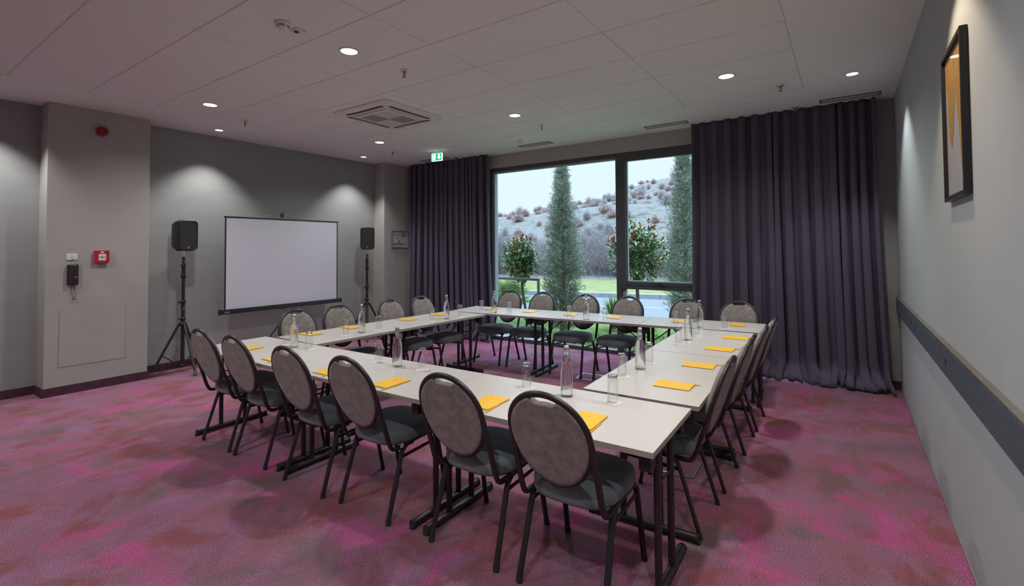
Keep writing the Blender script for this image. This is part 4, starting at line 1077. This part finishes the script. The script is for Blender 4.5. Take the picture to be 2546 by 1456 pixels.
def leaf(b, p, d, up, L, W, mi):
    sd = d.cross(up).normalized(); nn = sd.cross(d).normalized()
    q = [p, p+d*L*.35+sd*W+nn*L*.03, p+d*L*.75+sd*W*.75-nn*L*.02, p+d*L-nn*L*.1, p+d*L*.75-sd*W*.75-nn*L*.02, p+d*L*.35-sd*W+nn*L*.03, p+d*L*.4-nn*.004]
    b.add(q, [(0, 1, 6), (1, 2, 6), (2, 3, 6), (3, 4, 6), (4, 5, 6), (5, 0, 6)], True, mi)
def photinia(x, y, base, cz, rx, rz_, seed, label, bend):
    rnd = random.Random(seed)
    t = empty('photinia_tree', (x, y, GZ)); tag(t, label, 'tree', 'red tipped standard trees outside the window')
    b = MB(); b.tube(fillet([(bend, 0, 0), (bend*.6, .02, .35), (0, 0, .75), (0, 0, cz)], .3, 6), .032, n=8); b.build('trunk', M['bark'], t)
    bl = MB(); bg = MB(); rdm = MB()
    for i in range(330):
        a = rnd.uniform(0, 2*PI); s_ = rnd.uniform(-1, 1); c_ = math.sqrt(1-s_*s_); k = rnd.uniform(.55, 1.06)
        tip = Vector((rx*c_*math.cos(a)*k, rx*c_*math.sin(a)*k, cz+rz_*s_*k)); root = Vector((0, 0, cz-.25*rz_)).lerp(tip, .25)
        if i % 2 == 0: bl.tube([(0, 0, cz-rz_*.5), root+Vector((0, 0, .03)), tip], .006, n=4, radii=[1.2, .9, .4])
        out = (tip-Vector((0, 0, cz-.3*rz_))).normalized()
        red = (k > .88 and (s_ > .35 and rnd.random() < .6 or rnd.random() < .14))
        for j in range(9):
            p = tip.lerp(root, rnd.random()*.55)+Vector((rnd.gauss(0, .015), rnd.gauss(0, .015), rnd.gauss(0, .015)))
            if red: p = tip-out*rnd.uniform(0, .06)
            d = (out*.8+Vector((rnd.gauss(0, .65), rnd.gauss(0, .65), rnd.gauss(.12, .5)))).normalized()
            L = rnd.uniform(.065, .11)*(.9 if red else 1.0)
            leaf(rdm if red else bg, p, d, Vector((rnd.gauss(0, .3), rnd.gauss(0, .3), 1)), L, L*.20, 0)
    bl.build('branches', M['bark'], t, fixn=False); bg.build('green_foliage', M['leaf_green'], t, fixn=False); rdm.build('red_foliage', M['leaf_red'], t, fixn=False)
photinia(-5.87, 8.9, 0, 1.45, .42, .52, 31, 'small round leafy tree left of the tall conifer outside the large pane', .13)
photinia(-3.13, 8.55, 0, 1.58, .58, .60, 33, 'round red tipped tree seen behind the window mullion', .1)

def fan_palm(x, y, n, sc, seed, label, z0=.25):
    rnd = random.Random(seed)
    t = empty('fan_palm', (x, y, GZ)); tag(t, label, 'palm', 'low palms outside the window')
    b = MB(); b.tube([(0, 0, 0), (0, 0, z0)], .07, n=10, radii=[1, .8]); b.build('trunk', M['bark'], t)
    for i in range(n):
        a = 2*PI*i/n*1.0+rnd.uniform(-.3, .3); el = rnd.uniform(.15, 1.25)
        d = Vector((math.cos(a)*math.cos(el), math.sin(a)*math.cos(el), math.sin(el)))
        base = Vector((0, 0, z0)); hub = base+d*sc*rnd.uniform(.45, .7)+Vector((0, 0, .02))
        b = MB(); b.tube([base, base.lerp(hub, .5)+Vector((0, 0, .03)), hub], .008, n=5)
        sd = d.cross(Vector((0, 0, 1))).normalized(); nn = sd.cross(d).normalized()
        for k in range(26):
            f = (k/25-.5)*2; ang = f*2.0
            dl = (d*math.cos(ang)+sd*math.sin(ang)+nn*.12).normalized(); L = sc*rnd.uniform(.5, .62)*(1-.25*abs(f))
            tip = hub+dl*L+Vector((0, 0, -.10*L*abs(f)-.04)); mid = hub+dl*L*.55
            w_ = dl.cross(nn).normalized()*.012*sc*1.2
            b.add([hub, mid-w_, tip, mid+w_, mid+nn*.012], [(0, 1, 4), (1, 2, 4), (2, 3, 4), (3, 0, 4)])
        b.build('frond', M['palm'], t, fixn=False)
def yucca(x, y, n, L0, seed, label):
    rnd = random.Random(seed)
    t = empty('yucca_plant', (x, y, GZ)); tag(t, label, 'plant')
    b = MB(); b.tube([(0, 0, 0), (0, 0, .18)], .06, n=8); b.build('stem', M['bark'], t)
    b = MB()
    for i in range(n):
        a = rnd.uniform(0, 2*PI); el = rnd.uniform(.05, 1.5)
        d = Vector((math.cos(a)*math.cos(el), math.sin(a)*math.cos(el), math.sin(el))); p = Vector((0, 0, .15)); L = L0*rnd.uniform(.75, 1.05)
        sd = d.cross(Vector((.01, 0, 1))).normalized()*.014; nn = sd.cross(d).normalized()
        mid = p+d*L*.5; tip = p+d*L+Vector((0, 0, -.06*L*math.cos(el)))
        b.add([p-sd*.6, mid-sd, tip, mid+sd, p+sd*.6, mid+nn*.006], [(0, 1, 5), (1, 2, 5), (2, 3, 5), (3, 4, 5), (4, 0, 5)])
    b.build('spiky_leaves', M['palm'], t, fixn=False)
fan_palm(-6.55, 9.35, 15, .72, 41, 'bushy fan palm outside the left edge of the window', .3)
yucca(-4.02, 9.55, 150, .62, 44, 'spiky green plant by the road, right of the tall conifer')

# terrace strip and railing at the left
b = MB(); b.box(-7.6, 7.08, GZ-.03, -4.5, 7.60, GZ+.045); struct(b.build('ground_terrace', M['paving']))
t = empty('terrace_railing', (-6.0, 7.55, GZ)); tag(t, 'grey metal terrace railing with glass outside the left of the window', 'railing')
b = MB(); b.box(-1.6, -.02, 1.09, 1.40, .02, 1.135, .003); b.build('top_rail', M['rail_grey'], t)
b = MB(); b.box(1.36, -.02, 0, 1.40, .02, 1.09, .003); b.build('post', M['rail_grey'], t)
b = MB(); b.box(-1.6, -.004, .08, 1.35, .004, 1.07); b.build('glass_panel', M['pane'], t)

# hillside scrub: individual shrubs that share three meshes
def shrub_mesh(seed, h, w_, m_):
    rnd = random.Random(seed); b = MB()
    for i in range(260):
        a = rnd.uniform(0, 2*PI); el = rnd.uniform(.35, 1.5)
        d = Vector((math.cos(a)*math.cos(el)*w_, math.sin(a)*math.cos(el)*w_, math.sin(el)*h))
        s0 = rnd.uniform(0, .35); p0_ = d*s0; p1_ = d*rnd.uniform(.6, 1.05)+Vector((rnd.gauss(0, .12), rnd.gauss(0, .12), rnd.gauss(0, .1)))
        sd = Vector((rnd.gauss(0, 1), rnd.gauss(0, 1), rnd.gauss(0, .4))).normalized()*.022
        b.add([p0_-sd, p0_+sd, p1_], [(0, 1, 2)])
        for k in range(5):
            q = p0_.lerp(p1_, rnd.uniform(.4, 1)); e_ = q+Vector((rnd.gauss(0, .22), rnd.gauss(0, .22), rnd.gauss(.14, .16)))
            s2 = Vector((rnd.gauss(0, 1), rnd.gauss(0, 1), rnd.gauss(0, 1))).normalized()*.03
            b.add([q-s2, q+s2, e_], [(0, 1, 2)])
    o = b.build('hillside_shrub', M[m_], fixn=False); return o
rs = random.Random(77)
protos = [shrub_mesh(1, 1.7, 1.2, 'scrub'), shrub_mesh(2, 2.2, 1.3, 'scrub_grey'), shrub_mesh(3, 1.3, 1.5, 'scrub')]
GLB = 'bare grey-brown shrub among the many dotted over the dry hillside'
cnt = 0; placed = []
for i in range(6000):
    n = rs.uniform(33, 96); e = rs.uniform(-.62*n-2, -.02*n+2) if n < 60 else rs.uniform(-.6*n, -.02*n)
    if cnt >= 290: break
    if rs.random() > .5+.5*(n/96): continue
    s_ = rs.uniform(.3, .7)
    if any((q[0]-e)**2+(q[1]-n)**2 < (1.5*(q[2]+s_))**2 for q in placed): continue
    placed.append((e, n, s_)); p = EN(e, n, hill_z(e, n)-.1)
    k = rs.randrange(3); src = protos[k]
    o = src if (src.get('label') is None) else src.copy()
    if o is not src: COL.objects.link(o)
    o.location = p; o.rotation_euler = (0, 0, rs.uniform(0, 6)); o.scale = (s_, s_, s_*rs.uniform(.8, 1.15))
    tag(o, GLB, 'shrub', 'shrubs on the hillside'); cnt += 1
# thicket at the foot of the hill: uncountable
b = MB(); rt = random.Random(5)
for i in range(15000):
    n = 23.5+rt.random()**1.2*4.5; e = rt.uniform(-.66*n, .06*n)
    hgt = rt.uniform(.9, 2.1)*(.8+.3*math.sin(e*.9+n)); p = EN(e, n, hill_z(e, n)-.05)
    tip = p+Vector((rt.gauss(0, .28), rt.gauss(0, .28), hgt)); sd = Vector((rt.gauss(0, 1), rt.gauss(0, 1), 0)).normalized()*.009
    b.add([p-sd, p+sd, tip], [(0, 1, 2)])
    for k in range(3):
        q = p.lerp(tip, rt.uniform(.3, .95)); e_ = q+Vector((rt.gauss(0, .28), rt.gauss(0, .28), rt.uniform(.15, .6))); s2 = Vector((rt.gauss(0, 1), rt.gauss(0, 1), rt.gauss(0, .5))).normalized()*.007
        b.add([q-s2, q+s2, e_], [(0, 1, 2)])
o = b.build('brushwood_thicket', M['twig'], fixn=False); tag(o, 'grey bare brushwood thicket along the foot of the hill', 'thicket', None, 'stuff')
# lawn blades
b = MB(); rg = random.Random(6)
for i in range(16000):
    x = rg.uniform(-7.4, -.8); y = 7.1+rg.random()**1.5*3.0
    if y < 7.58 and x < -4.42: continue
    if any((x-a_)**2+(y-b_)**2 < r_*r_ for a_, b_, r_ in ((-4.78, 8.75, .62), (-2.6, 9.75, .6), (-6.55, 9.35, 1.0), (-5.8, 8.9, .3), (-3.05, 8.55, .3), (-4.02, 9.55, .72))): continue
    hh_ = rg.uniform(.025, .06); a = rg.uniform(0, 6.28); dx, dy = math.cos(a)*.004, math.sin(a)*.004
    b.add([(x-dx, y-dy, GZ-.03), (x+dx, y+dy, GZ-.03), (x+rg.gauss(0, .015), y+rg.gauss(0, .015), GZ+hh_)], [(0, 1, 2)])
o = b.build('lawn_grass', M['lawn'], fixn=False); tag(o, 'short green grass of the lawn outside the window', 'grass', None, 'stuff')

# ------------------------------------------------------------------ light
w_ = bpy.data.worlds.new('overcast_sky'); SC.world = w_; w_.use_nodes = True
bg = w_.node_tree.nodes['Background']; wn, wl_ = w_.node_tree.nodes, w_.node_tree.links
# overcast sky: pale at the horizon, about three times brighter overhead
tc = wn.new('ShaderNodeTexCoord'); sp = wn.new('ShaderNodeSeparateXYZ'); wl_.new(tc.outputs['Generated'], sp.inputs[0])
cr = wn.new('ShaderNodeValToRGB'); cr.color_ramp.elements[0].position = .22; cr.color_ramp.elements[0].color = (.78, .93, 1.0, 1); cr.color_ramp.elements[1].position = .6; cr.color_ramp.elements[1].color = (.56, .76, 1.0, 1)
mr = wn.new('ShaderNodeMapRange'); mr.inputs['From Min'].default_value = .24; mr.inputs['From Max'].default_value = 1; mr.inputs['To Min'].default_value = .97; mr.inputs['To Max'].default_value = 8.0
wl_.new(sp.outputs['Z'], cr.inputs['Fac']); wl_.new(sp.outputs['Z'], mr.inputs['Value']); wl_.new(cr.outputs['Color'], bg.inputs['Color']); wl_.new(mr.outputs['Result'], bg.inputs['Strength'])
def spot(x, y, z, power, size, blend, col, rad=.05, aim=(0, 0, -1)):
    l = bpy.data.lights.new('lamp', 'SPOT'); l.energy = power; l.spot_size = R(size); l.spot_blend = blend; l.color = col; l.shadow_soft_size = rad
    o = bpy.data.objects.new('lamp_glow', l); COL.objects.link(o); o.location = (x, y, z)
    o.rotation_euler = Vector(aim).to_track_quat('-Z', 'Y').to_euler(); return o
WHT = (1.0, .985, .97)
for x, y in ((-3.357, 2.507), (-5.87, 2.531), (-5.853, 4.93), (-3.328, 4.908), (-.91, 4.971), (-.88, 2.5), (-3.36, .1), (-5.87, .1), (-.88, .1)):
    spot(x, y, ZC-.012, 106, 150, .9, WHT, .06)
for x, y in ((-7.012, 3.139), (-6.997, 5.535), (-7.02, .95)):
    spot(x, y, ZC-.012, 82, 96, .6, WHT, .03)
spot(.088, 5.58, ZC-.012, 52, 94, .5, WHT, .03)
spot(.088, 3.12, ZC-.012, 58, 92, .35, (1.0, .76, .54), .03)
spot(.088, .7, ZC-.012, 60, 92, .35, WHT, .03)
# daylight comes in through the window opening: sampling portal only
l = bpy.data.lights.new('window_portal', 'AREA'); l.shape = 'RECTANGLE'; l.size = WX1-WX0; l.size_y = WZ; l.cycles.is_portal = True
o = bpy.data.objects.new('window_portal', l); COL.objects.link(o); o.location = ((WX0+WX1)/2, Y_WIN+.3, WZ/2); o.rotation_euler = (R(-90), 0, 0)

# ------------------------------------------------------------------ camera
yaw, pitch, roll, f, cyo = .6033, .0272, -.0064, 1202.156, -142.19
fw_ = Vector((-math.sin(yaw)*math.cos(pitch), math.cos(yaw)*math.cos(pitch), math.sin(pitch)))
rt_ = Vector((math.cos(yaw), math.sin(yaw), 0)); up_ = rt_.cross(fw_)
c_, s_ = math.cos(roll), math.sin(roll)
r2 = rt_*c_+up_*s_; u2 = up_*c_-rt_*s_
cam = bpy.data.cameras.new('camera'); co = bpy.data.objects.new('camera', cam); COL.objects.link(co)
co.matrix_world = Matrix(((r2.x, u2.x, -fw_.x, 0), (r2.y, u2.y, -fw_.y, 0), (r2.z, u2.z, -fw_.z, H_CAM), (0, 0, 0, 1)))
cam.sensor_fit = 'HORIZONTAL'; cam.sensor_width = 36; cam.lens = f/2546*36; cam.shift_y = cyo/2546; cam.clip_start = .05; cam.clip_end = 400
SC.camera = co

vs_ = SC.view_settings
vs_.view_transform = 'Standard'; vs_.look = 'None'; vs_.gamma = 1; vs_.use_curve_mapping = False; vs_.exposure = 0.2
cy = SC.cycles
cy.use_denoising = True; cy.denoiser = 'OPENIMAGEDENOISE'
cy.max_bounces = 10; cy.diffuse_bounces = 5; cy.glossy_bounces = 4; cy.transmission_bounces = 10; cy.transparent_max_bounces = 24
cy.sample_clamp_indirect = 6; cy.caustics_reflective = False; cy.caustics_refractive = False
cy.use_adaptive_sampling = True; cy.adaptive_threshold = .02
